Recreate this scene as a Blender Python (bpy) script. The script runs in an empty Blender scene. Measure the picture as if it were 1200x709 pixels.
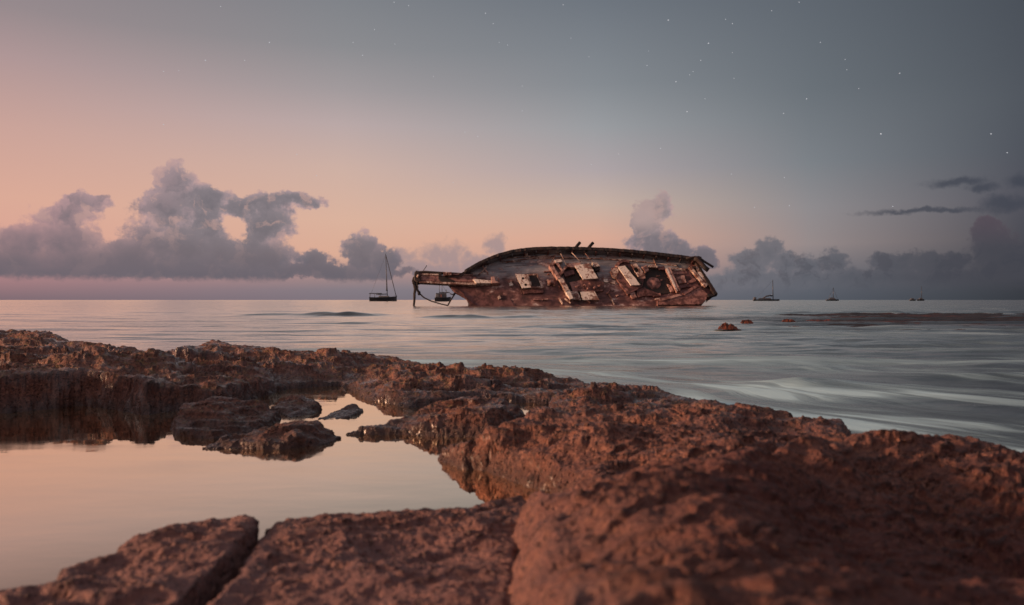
import bpy, bmesh, math, random
import numpy as np
from mathutils import Vector, Matrix
random.seed(7); rng = np.random.default_rng(11)
S = bpy.context.scene
COL = S.collection
R = math.radians
CAMZ = 0.70; F = 933.0; YH = 351.5          # eye height, focal length in photo pixels, horizon row

# ------------------------------------------------------------------ helpers
def srgb(r, g, b):
    f = lambda c: (c/255/12.92) if c/255 <= .04045 else ((c/255+.055)/1.055)**2.4
    return (f(r), f(g), f(b), 1)
def P(px, py, z):                             # point at height z seen at photo pixel (px, py)
    d = (CAMZ - z)*F/(py - YH)
    return (d*(px-600)/F, d, z)
def at_dist(px, py, d):
    return Vector((d*(px-600)/F, d, CAMZ - d*(py-YH)/F))
def tag(o, label=None, cat=None, group=None, kind=None):
    if label: o['label'] = label
    if cat: o['category'] = cat
    if group: o['group'] = group
    if kind: o['kind'] = kind
    return o
def empty(name, loc=(0, 0, 0)):
    o = bpy.data.objects.new(name, None); COL.objects.link(o); o.location = loc
    o.empty_display_size = .2
    return o
def link(name, me, mat=None, parent=None, smooth=False):
    o = bpy.data.objects.new(name, me); COL.objects.link(o)
    if mat: me.materials.append(mat)
    if parent: o.parent = parent
    if smooth:
        me.polygons.foreach_set('use_smooth', np.ones(len(me.polygons), bool))
    return o
def from_bm(name, bm, mat=None, parent=None, smooth=False, bevel=0):
    bmesh.ops.recalc_face_normals(bm, faces=bm.faces)
    if bevel:
        bmesh.ops.bevel(bm, geom=[e for e in bm.edges], offset=bevel, segments=1, affect='EDGES', clamp_overlap=True)
    me = bpy.data.meshes.new(name); bm.to_mesh(me); bm.free()
    return link(name, me, mat, parent, smooth)
def mesh_np(name, V, Q, mat, parent=None, smooth=True):
    me = bpy.data.meshes.new(name)
    n, m = len(V), len(Q); k = Q.shape[1]
    me.vertices.add(n); me.vertices.foreach_set('co', np.ascontiguousarray(V, np.float32).ravel())
    me.loops.add(m*k); me.loops.foreach_set('vertex_index', np.ascontiguousarray(Q, np.int32).ravel())
    me.polygons.add(m)
    me.polygons.foreach_set('loop_start', np.arange(0, m*k, k, dtype=np.int32))
    me.polygons.foreach_set('loop_total', np.full(m, k, np.int32))
    me.update(calc_edges=True); me.validate()
    return link(name, me, mat, parent, smooth)

# vectorised gradient noise
_perm = rng.permutation(256).astype(np.int32); _perm = np.concatenate([_perm, _perm, _perm])
_g = rng.normal(size=(256, 3)).astype(np.float32); _g /= np.linalg.norm(_g, axis=1)[:, None]
def noise3(x, y, z):
    x = np.asarray(x, np.float32); y = np.asarray(y, np.float32); z = np.asarray(z, np.float32)
    xi = np.floor(x); yi = np.floor(y); zi = np.floor(z)
    fx, fy, fz = x-xi, y-yi, z-zi
    xi = xi.astype(np.int32) & 255; yi = yi.astype(np.int32) & 255; zi = zi.astype(np.int32) & 255
    u = fx*fx*fx*(fx*(fx*6-15)+10); v = fy*fy*fy*(fy*(fy*6-15)+10); w = fz*fz*fz*(fz*(fz*6-15)+10)
    out = 0
    for dx in (0, 1):
        px = _perm[xi+dx]; wx = u if dx else 1-u
        for dy in (0, 1):
            py = _perm[px+yi+dy]; wy = wx*(v if dy else 1-v)
            for dz in (0, 1):
                g = _g[_perm[py+zi+dz]]
                out = out + wy*(w if dz else 1-w)*(g[..., 0]*(fx-dx)+g[..., 1]*(fy-dy)+g[..., 2]*(fz-dz))
    return out*1.6
def fbm(x, y, z, s, o=4, ridge=False, gain=.5):
    t = 0; a = 1; n = 0
    for i in range(o):
        v = noise3(x*s+i*17.3, y*s-i*9.1, z*s+i*3.7)
        if ridge: v = 1-2*np.abs(v)
        t = t + a*v; n += a; a *= gain; s *= 2.03
    return t/n

# ------------------------------------------------------------------ node helpers
class NT:
    def __init__(s, tree): s.t = tree; s.n = tree.nodes; s.l = tree.links
    def new(s, typ, **kw):
        nd = s.n.new(typ)
        for k, v in kw.items(): setattr(nd, k, v)
        return nd
    def inp(s, nd, i, v):
        if v is None: return
        if isinstance(v, bpy.types.NodeSocket): s.l.new(v, nd.inputs[i])
        else: nd.inputs[i].default_value = v
    def math(s, op, a, b=None, c=None, clamp=False):
        nd = s.new('ShaderNodeMath', operation=op, use_clamp=clamp)
        s.inp(nd, 0, a); s.inp(nd, 1, b); s.inp(nd, 2, c); return nd.outputs[0]
    def vmath(s, op, a, b=None, out=0):
        nd = s.new('ShaderNodeVectorMath', operation=op); s.inp(nd, 0, a); s.inp(nd, 1, b); return nd.outputs[out]
    def noise(s, vec, scale, detail=4, rough=.5, dist=0, out='Fac', lac=2.0):
        nd = s.new('ShaderNodeTexNoise'); s.inp(nd, 'Vector', vec)
        nd.inputs['Scale'].default_value = scale; nd.inputs['Detail'].default_value = detail
        nd.inputs['Roughness'].default_value = rough; nd.inputs['Distortion'].default_value = dist
        nd.inputs['Lacunarity'].default_value = lac
        return nd.outputs[out]
    def voro(s, vec, scale, feature='F1', out='Distance'):
        nd = s.new('ShaderNodeTexVoronoi', feature=feature); s.inp(nd, 'Vector', vec); nd.inputs['Scale'].default_value = scale
        return nd.outputs[out]
    def ramp(s, fac, stops, interp='LINEAR'):
        nd = s.new('ShaderNodeValToRGB'); s.inp(nd, 0, fac); e = nd.color_ramp.elements; nd.color_ramp.interpolation = interp
        while len(e) < len(stops): e.new(.5)
        for el, (p, c) in zip(e, stops): el.position = p; el.color = c if len(c) == 4 else (*c, 1)
        return nd.outputs[0]
    def rangem(s, v, a, b, c=0., d=1., smooth=True):
        nd = s.new('ShaderNodeMapRange', interpolation_type='SMOOTHSTEP' if smooth else 'LINEAR')
        s.inp(nd, 0, v)
        for i, q in zip((1, 2, 3, 4), (a, b, c, d)): s.inp(nd, i, q)
        return nd.outputs[0]
    def mix(s, fac, a, b, blend='MIX'):
        nd = s.new('ShaderNodeMix', data_type='RGBA', blend_type=blend)
        s.inp(nd, 0, fac); s.inp(nd, 6, a); s.inp(nd, 7, b); return nd.outputs[2]
    def bump(s, h, strength, dist, nrm=None):
        nd = s.new('ShaderNodeBump'); nd.inputs['Strength'].default_value = strength; nd.inputs['Distance'].default_value = dist
        s.inp(nd, 'Height', h); s.inp(nd, 'Normal', nrm); return nd.outputs[0]
    def scale(s, vec, sc, rot=(0, 0, 0)):
        nd = s.new('ShaderNodeMapping'); s.inp(nd, 0, vec); nd.inputs['Scale'].default_value = sc; nd.inputs['Rotation'].default_value = rot
        return nd.outputs[0]
def mat(name):
    m = bpy.data.materials.new(name); m.use_nodes = True
    nt = NT(m.node_tree); b = m.node_tree.nodes['Principled BSDF']
    return m, nt, b
def coord(nt, which='Object'):
    return nt.new('ShaderNodeTexCoord').outputs[which]
def gpos(nt): return nt.new('ShaderNodeNewGeometry').outputs['Position']

# ------------------------------------------------------------------ world: dusk sky with cloud banks
SUN_AZ, SUN_EL = R(-97), R(11)               # measured from +Y (view direction) towards +X; the glow is to the left
world = bpy.data.worlds.new('World'); S.world = world; world.use_nodes = True
wt = NT(world.node_tree)
for nd in list(wt.n): wt.n.remove(nd)
dirv = wt.new('ShaderNodeTexCoord').outputs['Generated']
sx = wt.new('ShaderNodeSeparateXYZ'); wt.l.new(dirv, sx.inputs[0])
az = wt.math('ARCTAN2', sx.outputs[0], sx.outputs[1])
el = wt.math('ARCSINE', sx.outputs[2])
def AE(px, py):
    return (math.atan((px-600)/F), math.atan((YH-py)/math.hypot(F, px-600)))
# colour columns: (photo row, sRGB) from zenith-most to horizon
def column(stops, zen):
    fac = wt.rangem(el, 0., .5, 0., 1., smooth=False)
    s = [(max(0, math.atan((YH-y)/F)/.5), srgb(*c)) for y, c in stops][::-1]
    s.append((1.0, srgb(*zen)))
    s.insert(-1, (.80, s[-2][1]))
    return wt.ramp(fac, s)
cols = [
 (R(-33), column([(0,(140,131,136)),(60,(153,139,142)),(110,(178,152,152)),(180,(205,165,155)),(250,(222,172,153)),(300,(222,166,150)),(328,(172,130,133)),(352,(128,108,116))], (140,131,136))),
 (R(-12), column([(0,(128,131,137)),(60,(141,141,145)),(110,(164,156,158)),(150,(188,170,169)),(200,(208,178,166)),(260,(221,180,159)),(300,(222,174,151)),(322,(170,140,138)),(340,(134,124,132)),(352,(128,118,127))], (136,130,136))),
 (R(6),   column([(0,(111,118,127)),(100,(135,140,146)),(150,(156,158,162)),(200,(177,166,168)),(240,(202,178,165)),(280,(220,171,150)),(310,(200,158,146)),(335,(130,124,132)),(352,(112,112,121))], (128,127,134))),
 (R(20.5),column([(0,(94,101,110)),(120,(107,114,121)),(200,(125,130,136)),(250,(144,140,143)),(290,(151,139,139)),(320,(118,116,123)),(340,(92,96,106)),(352,(86,91,101))], (124,124,132))),
 (R(33),  column([(0,(71,77,86)),(150,(81,86,94)),(200,(79,83,92)),(250,(80,80,90)),(300,(68,69,78)),(352,(53,57,64))], (116,118,127))),
 (R(95),  column([(0,(50,56,66)),(352,(46,50,56))], (110,111,120))),
]
c = cols[0][1]
for (a0, c0), (a1, c1) in zip(cols, cols[1:]):
    c = wt.mix(wt.rangem(az, a0, a1, 0., 1., smooth=False), c, c1)
# the glow left of the frame, and the dull sky behind
glow = column([(0,(150,125,128)),(150,(205,150,135)),(250,(250,178,130)),(320,(240,150,110)),(352,(180,120,110))], (178,160,162))
c = wt.mix(wt.rangem(az, R(-105), R(-34), 1., 0.), c, glow)
back = column([(0,(160,140,140)),(352,(172,146,140))], (148,136,140))
aab = wt.math('ABSOLUTE', az)
c = wt.mix(wt.rangem(aab, R(100), R(150), 0., 1.), c, back)
# clouds: ellipses in azimuth/elevation, edges broken by fractal warp
cv = wt.new('ShaderNodeCombineXYZ'); wt.l.new(az, cv.inputs[0]); wt.l.new(el, cv.inputs[1]); ae = cv.outputs[0]
n1 = wt.noise(ae, 15, 2, .5, out='Color'); n2 = wt.noise(ae, 52, 5, .58, out='Color')
w1 = wt.vmath('MULTIPLY', wt.vmath('SUBTRACT', n1, (.5, .5, .5)), (.040, .030, 0))
w2 = wt.vmath('MULTIPLY', wt.vmath('SUBTRACT', n2, (.5, .5, .5)), (.034, .030, 0))
pw = wt.vmath('ADD', ae, wt.vmath('ADD', w1, w2))
def blobs(lst, vec):
    acc = None
    for (x, y, rx, ry) in lst:
        a, e = AE(x, y)
        d = wt.vmath('LENGTH', wt.vmath('MULTIPLY', wt.vmath('SUBTRACT', vec, (a, e, 0)), (F/(rx*1.16), F/(ry*1.16), 0)), out=1)
        acc = d if acc is None else wt.new_smin(acc, d)
    return wt.math('SUBTRACT', 1., acc)
def _smin(a, b):
    nd = wt.new('ShaderNodeMath', operation='SMOOTH_MIN'); wt.inp(nd, 0, a); wt.inp(nd, 1, b); nd.inputs[2].default_value = .25
    return nd.outputs[0]
wt.new_smin = _smin
CU = [(12,308,48,18),(78,256,32,15),(100,240,26,12),(62,285,46,20),(92,306,52,18),(150,306,50,18),(60,318,90,10),(203,214,20,20),(196,250,28,30),(215,290,56,32),
      (246,234,36,16),(238,262,20,36),(262,300,36,24),(300,240,44,14),(346,236,30,10),(314,268,24,28),(302,302,50,22),(372,303,18,14),(422,298,20,24),(446,306,22,16),
      (392,318,60,10),(240,320,260,10),(768,246,19,16),(757,266,13,18),(764,284,32,13),(792,291,22,11),(825,303,16,11)]
CR = [(880,310,22,13),(900,298,18,15),(926,308,20,13),(952,310,16,11),(978,304,14,15),(1050,308,26,16),(1062,300,10,10),(1100,308,26,14),(1165,292,28,24),
      (1155,268,16,15),(1192,308,34,24),(1020,330,260,16),(1260,300,70,30),(1400,300,120,40)]
CH = [(1178,238,28,11),(1082,247,74,3.5),(1120,214,34,6),(1196,212,16,8),(1150,220,18,6)]
CF = [(580,288,13,15),(562,308,30,12),(530,300,20,14),(515,294,30,14),(500,312,70,12),(470,300,24,10),(350,306,22,10)]
pw2 = wt.vmath('ADD', ae, wt.vmath('MULTIPLY', w2, (.8, .55, 0)))
dCU, dCR, dCH, dCF = blobs(CU, pw), blobs(CR, pw), blobs(CH, pw2), blobs(CF, pw)
fine = wt.math('MULTIPLY', wt.math('SUBTRACT', wt.noise(ae, 120, 4, .6), .5), .5)
def addf(d, k=1.): return wt.math('ADD', d, wt.math('MULTIPLY', fine, k))
aCU = wt.rangem(addf(dCU,1.25), .0, .27); aCR = wt.rangem(addf(dCR, 1.3), .0, .36); aCH = wt.rangem(addf(dCH), .0, .8); aCF = wt.rangem(addf(dCF, 1.5), .0, .75)
aCU = wt.math('MULTIPLY', aCU, wt.rangem(wt.math('ADD', el, wt.math('MULTIPLY', fine, .020)), .0195, .0285))
aCR = wt.math('MULTIPLY', aCR, wt.rangem(el, .004, .03, .0, 1.))
# body colours: thin rims take the glow, thick bodies are slate
tone = wt.math('ADD', wt.math('MULTIPLY', dCU, .8), wt.math('MULTIPLY', wt.math('SUBTRACT', n2, .5), 1.7))
bodyL = wt.ramp(tone, [(.0, srgb(190,158,157)), (.16, srgb(160,142,148)), (.36, srgb(128,122,130)), (.8, srgb(110,108,117))])
pinkL = wt.ramp(tone, [(.0, srgb(206,158,153)), (.30, srgb(178,142,146)), (.7, srgb(146,124,132)), (1., srgb(122,112,121))])
bodyL = wt.mix(wt.rangem(az, R(-33), R(-21)), pinkL, bodyL)
low = wt.rangem(wt.math('ADD', el, wt.math('MULTIPLY', wt.math('SUBTRACT', n1, .5), .05)), .03, .095, 1., 0.)
bodyL = wt.mix(wt.math('MULTIPLY', low, .92), bodyL, srgb(102,98,108))
rl = wt.noise(pw, 26, 6, .6); rl2 = wt.noise(wt.vmath('ADD', pw, (-.014, .007, 0)), 26, 6, .6)
lit = wt.math('SUBTRACT', rl, rl2)
hi = wt.math('MULTIPLY', wt.rangem(wt.math('ADD', el, wt.math('MULTIPLY', wt.math('SUBTRACT', n2, .5), .06)), .085, .15), wt.rangem(az, R(-21), R(-24.5), 0., .7))
bodyL = wt.mix(hi, bodyL, srgb(176,150,155))
upk = wt.rangem(wt.math('ADD', el, wt.math('MULTIPLY', wt.math('SUBTRACT', n1, .5), .04)), .045, .105, .06, .72)
bodyL = wt.mix(wt.math('MULTIPLY', wt.rangem(lit, .01, .15, 0., .75), upk), bodyL, srgb(206,165,155))
bodyL = wt.mix(wt.math('MULTIPLY', wt.rangem(lit, -.01, -.15, 0., .6), upk), bodyL, srgb(104,103,113))
bodyR = wt.ramp(wt.math('ADD', dCR, wt.math('MULTIPLY', fine, 1.2)), [(.0, srgb(128,122,128)), (.4, srgb(106,107,116)), (1., srgb(94,98,108))])
bodyR = wt.mix(wt.rangem(az, R(15), R(32), 0., .82), bodyR, srgb(58,58,68))
bodyR = wt.mix(wt.math('MULTIPLY', wt.rangem(az, R(27.5), R(30)), wt.rangem(el, .05, .095, 0., .4)), bodyR, srgb(104,80,92))
towr = wt.math('MULTIPLY', wt.math('MULTIPLY', wt.rangem(az, R(7.5), R(9.)), wt.rangem(el, .075, .10)), wt.rangem(wt.math('ADD', az, wt.math('MULTIPLY', wt.math('SUBTRACT', n2, .5), .06)), R(9.6), R(11.6), .95, .25))
bodyL = wt.mix(towr, bodyL, srgb(178,154,151))
bodyR = wt.mix(wt.rangem(lit, -.01, -.13, 0., .45), bodyR, srgb(62,64,75))
c = wt.mix(wt.math('MULTIPLY', aCF, .72), c, srgb(152,137,143))
c = wt.mix(wt.math('MULTIPLY', aCU, .93), c, bodyL)
c = wt.mix(wt.math('MULTIPLY', aCR, .85), c, bodyR)
c = wt.mix(wt.math('MULTIPLY', aCH, .75), c, srgb(62,66,78))
sky = wt.new('ShaderNodeTexSky', sky_type='NISHITA', sun_disc=False, sun_elevation=SUN_EL, sun_rotation=SUN_AZ)
bg1 = wt.new('ShaderNodeBackground'); wt.l.new(c, bg1.inputs[0]); bg1.inputs[1].default_value = .97
bg2 = wt.new('ShaderNodeBackground'); wt.l.new(sky.outputs[0], bg2.inputs[0]); bg2.inputs[1].default_value = .001
ad = wt.new('ShaderNodeAddShader'); wt.l.new(bg1.outputs[0], ad.inputs[0]); wt.l.new(bg2.outputs[0], ad.inputs[1])
wo = wt.new('ShaderNodeOutputWorld'); wt.l.new(ad.outputs[0], wo.inputs[0])

sl = bpy.data.lights.new('sun', 'SUN'); sl.energy = 5.0; sl.angle = R(9); sl.color = (1, .56, .34)
so = bpy.data.objects.new('sun', sl); COL.objects.link(so)
sd = Vector((math.sin(SUN_AZ)*math.cos(SUN_EL), math.cos(SUN_AZ)*math.cos(SUN_EL), math.sin(SUN_EL)))
so.rotation_euler = sd.to_track_quat('Z', 'Y').to_euler(); so.location = sd*50+Vector((0, 0, 20))

# ------------------------------------------------------------------ materials
def rock_material(name, warm=1.0):
    m, nt, b = mat(name)
    p = gpos(nt)
    big = nt.noise(p, 1.7, 5, .6); mid = nt.noise(p, 9, 6, .65); fin = nt.noise(p, 60, 5, .7)
    col = nt.ramp(big, [(.30, (.15, .063, .058)), (.46, (.24, .098, .075)), (.60, (.30, .112, .066)), (.75, (.25, .130, .115))])
    col = nt.mix(nt.rangem(mid, .35, .7, 0., .75), col, (.27, .118, .085, 1))
    col = nt.mix(nt.rangem(fin, .35, .62, .55, 0.), col, (.055, .026, .026, 1))
    fl = nt.noise(nt.scale(p, (.7, 1, 1.3)), 34, 4, .7)
    col = nt.mix(nt.rangem(fl, .54, .66, 0., .6), col, (.47, .225, .155, 1))
    col = nt.mix(nt.rangem(fl, .34, .46, .7, 0.), col, (.075, .034, .033, 1))
    salt = nt.rangem(nt.noise(p, 110, 4, .75), .60, .70, 0., .55)
    col = nt.mix(nt.math('MULTIPLY', salt, nt.rangem(mid, .42, .62)), col, (.42, .27, .20, 1))
    sz = nt.new('ShaderNodeSeparateXYZ'); nt.l.new(p, sz.inputs[0]); z = sz.outputs[2]; y = sz.outputs[1]
    nrm = nt.new('ShaderNodeNewGeometry'); sn = nt.new('ShaderNodeSeparateXYZ'); nt.l.new(nrm.outputs['Normal'], sn.inputs[0])
    # yellow-green algae on the flatter tops of the ledges beyond the pool
    alg = nt.math('MULTIPLY', nt.rangem(nt.noise(p, 22, 5, .7), .48, .66), nt.rangem(sn.outputs[2], .55, .9))
    alg = nt.math('MULTIPLY', alg, nt.rangem(y, 2.6, 4.2))
    col = nt.mix(nt.math('MULTIPLY', alg, .7), col, (.27, .19, .07, 1))
    x = sz.outputs[0]
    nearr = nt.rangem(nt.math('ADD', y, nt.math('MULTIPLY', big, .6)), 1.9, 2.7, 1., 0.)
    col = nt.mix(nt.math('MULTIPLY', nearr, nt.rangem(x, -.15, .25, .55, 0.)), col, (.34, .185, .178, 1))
    col = nt.mix(nt.math('MULTIPLY', nearr, nt.rangem(x, .0, .6, 0., .75)), col, (.145, .040, .033, 1))  # shade of the right side put into the rock colour
    pv = nt.voro(nt.vmath('ADD', p, nt.vmath('MULTIPLY', nt.noise(p, 30, 3, .6, out='Color'), (.03, .03, .03))), 48)
    col = nt.mix(nt.math('MULTIPLY', nt.rangem(pv, .12, .30, .75, 0.), nt.rangem(mid, .40, .60)), col, (.042, .020, .020, 1))
    pt = nrm.outputs['Pointiness']  # crest highlights and crevice shade put into the colour by pointiness
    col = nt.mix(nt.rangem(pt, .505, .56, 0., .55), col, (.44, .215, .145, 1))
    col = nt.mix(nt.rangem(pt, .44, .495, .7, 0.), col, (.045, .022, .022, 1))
    wet_shade = nt.rangem(nt.math('ADD', z, nt.math('MULTIPLY', mid, .10)), .09, .225, 1., 0.)  # wet band near the water, widened to paint shade onto the bank faces
    col = nt.mix(nt.math('MULTIPLY', wet_shade, nt.rangem(y, 1.9, 2.8, .35, .80)), col, (.045, .022, .019, 1))
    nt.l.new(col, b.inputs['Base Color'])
    wet = nt.math('ADD', nt.rangem(nt.noise(p, 5, 4, .6), .42, .68), nt.math('MULTIPLY', wet_shade, .6), clamp=True)
    wet = nt.math('MULTIPLY', wet, nt.rangem(y, 1.6, 4.2, .25, 1.))
    nt.l.new(nt.rangem(wet, 0., 1., .75, .27), b.inputs['Roughness'])
    b.inputs['Specular IOR Level'].default_value = .5
    nt.l.new(nt.math('MULTIPLY', wet, nt.rangem(y, 2., 4.2, .1, .75)), b.inputs['Coat Weight']); b.inputs['Coat Roughness'].default_value = .24
    grain = nt.noise(nt.scale(p, (.35, 1, 1.2), (0, 0, R(25))), 55, 6, .7)
    pits = nt.math('MULTIPLY', nt.rangem(nt.voro(nt.vmath('ADD', p, nt.vmath('MULTIPLY', nt.noise(p, 30, 3, .6, out='Color'), (.03, .03, .03))), 48), .05, .45), .8)
    h = nt.math('ADD', nt.math('ADD', nt.noise(p, 45, 7, .72), pits), nt.math('MULTIPLY', grain, .9))
    nt.l.new(nt.bump(h, 1., .017), b.inputs['Normal'])
    return m
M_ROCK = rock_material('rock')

def sea_material():
    m, nt, b = mat('sea_water')
    p = gpos(nt)
    s = nt.new('ShaderNodeSeparateXYZ'); nt.l.new(p, s.inputs[0]); x, y = s.outputs[0], s.outputs[1]
    def along(ang, fa, fc, vec):                         # stretched coordinates: fa along the flow, fc across
        ca, sa = math.cos(R(ang)), math.sin(R(ang))
        a = nt.math('MULTIPLY', nt.vmath('DOT_PRODUCT', vec, (ca, sa, 0), out=1), fa)
        c_ = nt.math('MULTIPLY', nt.vmath('DOT_PRODUCT', vec, (-sa, ca, 0), out=1), fc)
        cb = nt.new('ShaderNodeCombineXYZ'); nt.l.new(a, cb.inputs[0]); nt.l.new(c_, cb.inputs[1]); return cb.outputs[0]
    wv = nt.vmath('MULTIPLY', nt.vmath('SUBTRACT', nt.noise(p, .30, 3, .5, out='Color'), (.5, .5, .5)), (2.2, 2.2, 0))
    pq = nt.vmath('ADD', p, wv)
    near = nt.math('MULTIPLY', nt.rangem(y, 5., 10., 1., 0.), nt.rangem(x, -1.5, 1.5))
    st1 = nt.noise(along(-3, .10, .85, pq), 1.0, 8, .62)
    st2 = nt.noise(along(-58, .42, 3.4, pq), 1.0, 9, .62)
    stf = nt.noise(along(0, .05, .40, p), 1.0, 6, .6)
    st = nt.math('ADD', nt.math('MULTIPLY', st1, nt.math('SUBTRACT', 1., near)), nt.math('MULTIPLY', st2, near))
    foam = nt.math('ADD', nt.math('MULTIPLY', nt.rangem(st, .43, .64), nt.rangem(x, 1.2, 4., .74, .42)), nt.rangem(x, -1., 4., .24, .08))
    dist = nt.rangem(nt.math('SUBTRACT', y, nt.math('MULTIPLY', nt.math('MAXIMUM', nt.math('SUBTRACT', x, 1.2), 0.), 4.)), 9., 13.5, 1., .12)
    side = nt.rangem(x, -7., -.6, .10, 1.)
    foam = nt.math('MULTIPLY', nt.math('MULTIPLY', foam, dist), side)
    # wisps thrown up where the surge meets the rock
    wd = nt.vmath('LENGTH', nt.vmath('MULTIPLY', nt.vmath('SUBTRACT', nt.vmath('ADD', p, nt.vmath('MULTIPLY', wv, (.3, .3, 0))), (2.35, 6.2, 0)), (1/1.25, 1/1.0, 0)), out=1)
    foam = nt.math('ADD', foam, nt.math('MULTIPLY', nt.rangem(wd, 0., 1., .95, 0.), nt.rangem(st2, .36, .6, .35, 1.)), clamp=True)
    foam = nt.math('MULTIPLY', foam, nt.rangem(nt.noise(along(-28, .22, .75, pq), 1.0, 4, .55), .40, .58, .30, 1.2))
    wa = nt.new('ShaderNodeAttribute', attribute_name='wash').outputs['Fac']
    foam = nt.math('ADD', foam, nt.math('MULTIPLY', nt.math('MULTIPLY', wa, 1.05), nt.rangem(nt.math('ADD', st2, nt.math('MULTIPLY', wa, .14)), .40, .60, .2, 1.)), clamp=True)
    # reef showing through as dull red brown patches
    rd = nt.vmath('LENGTH', nt.vmath('MULTIPLY', nt.vmath('SUBTRACT', nt.vmath('ADD', p, nt.vmath('MULTIPLY', wv, (2., 2., 0))), (17., 27., 0)), (1/13., 1/12., 0)), out=1)
    reef = nt.rangem(nt.math('ADD', rd, nt.math('MULTIPLY', nt.math('SUBTRACT', stf, .5), 1.8)), .6, 1.15, 1., 0.)
    base = nt.mix(foam, (.035, .048, .054, 1), (.54, .80, .86, 1))
    base = nt.mix(nt.math('MULTIPLY', reef, .9), base, nt.mix(nt.rangem(stf, .50, .60), (.020, .019, .022, 1), (.11, .036, .030, 1)))
    nt.l.new(base, b.inputs['Base Color'])
    b.inputs['IOR'].default_value = 1.33
    rough = nt.math('MAXIMUM', nt.rangem(foam, 0., 1., .13, .5), nt.rangem(y, 12., 80., .0, .15)); nt.l.new(rough, b.inputs['Roughness'])
    nt.l.new(nt.rangem(reef, 0., 1., .5, .14), b.inputs['Specular IOR Level'])
    h = nt.math('ADD', nt.math('MULTIPLY', nt.noise(along(0, .35, 2.0, pq), 1.0, 5, .6), .05), nt.math('MULTIPLY', st, .03))
    h2 = nt.math('MULTIPLY', nt.noise(along(0, .10, .8, p), 1.0, 4, .55), .16)
    k = nt.rangem(y, 15., 60.)
    hh = nt.math('ADD', nt.math('MULTIPLY', h, nt.math('SUBTRACT', 1., k)), nt.math('MULTIPLY', h2, nt.math('MULTIPLY', k, nt.rangem(y, 120., 900., 1., .15))))
    bn = nt.bump(hh, .5, 1.0)
    tl = nt.new('ShaderNodeCombineXYZ'); ta = nt.math('DIVIDE', x, y)
    tk = nt.math('MAXIMUM', nt.rangem(ta, -.10, -.32), nt.rangem(ta, .20, .36)); tk = nt.math('ADD', .030, nt.math('MULTIPLY', tk, .048))
    nt.l.new(nt.math('MULTIPLY', nt.rangem(y, 8., 15., 0., -1.), tk), tl.inputs[1])     # faces of the swell look shoreward
    bn = nt.vmath('NORMALIZE', nt.vmath('ADD', bn, tl.outputs[0])); nt.l.new(bn, b.inputs['Normal'])
    g = nt.new('ShaderNodeBsdfGlossy'); g.inputs['Color'].default_value = (1., .945, .88, 1); nt.l.new(rough, g.inputs['Roughness'])
    nt.l.new(bn, g.inputs['Normal'])
    lw = nt.new('ShaderNodeLayerWeight'); lw.inputs[0].default_value = .5; nt.l.new(bn, lw.inputs['Normal'])
    mx = nt.new('ShaderNodeMixShader')
    gf = nt.math('MULTIPLY', nt.rangem(lw.outputs['Facing'], .68, .93, 0., .94), nt.math('SUBTRACT', 1., nt.math('MULTIPLY', reef, .9)))
    gf = nt.math('MULTIPLY', gf, nt.math('SUBTRACT', 1., nt.math('MULTIPLY', foam, .8)))
    gf = nt.math('MULTIPLY', gf, nt.math('MAXIMUM', nt.rangem(y, 8., 13.5), nt.rangem(x, -1., -4.)))
    nt.l.new(gf, mx.inputs[0])
    nt.l.new(b.outputs[0], mx.inputs[1]); nt.l.new(g.outputs[0], mx.inputs[2])
    nt.l.new(mx.outputs[0], nt.n['Material Output'].inputs[0])
    return m
M_SEA = sea_material()

def pool_material():
    m, nt, b = mat('pool_water')
    p = gpos(nt)
    b.inputs['Base Color'].default_value = (.26, .15, .10, 1); b.inputs['Roughness'].default_value = .035
    b.inputs['IOR'].default_value = 1.33
    n = nt.noise(nt.scale(p, (1.0, 2.2, 1)), 2.2, 3, .5)
    bm_ = nt.bump(n, .10, .012); nt.l.new(bm_, b.inputs['Normal'])
    g = nt.new('ShaderNodeBsdfGlossy'); g.inputs['Color'].default_value = (1., .87, .70, 1); nt.l.new(nt.rangem(nt.noise(nt.scale(p, (1, 2.5, 1)), 1.3, 5, .6), .42, .66, .02, .11), g.inputs['Roughness'])
    nt.l.new(bm_, g.inputs['Normal'])
    lw = nt.new('ShaderNodeLayerWeight'); lw.inputs[0].default_value = .5
    mx = nt.new('ShaderNodeMixShader')
    nt.l.new(nt.rangem(lw.outputs['Facing'], .655, .77, .25, .96), mx.inputs[0])
    nt.l.new(b.outputs[0], mx.inputs[1]); nt.l.new(g.outputs[0], mx.inputs[2])
    nt.l.new(mx.outputs[0], nt.n['Material Output'].inputs[0])
    return m
M_POOL = pool_material()

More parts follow.
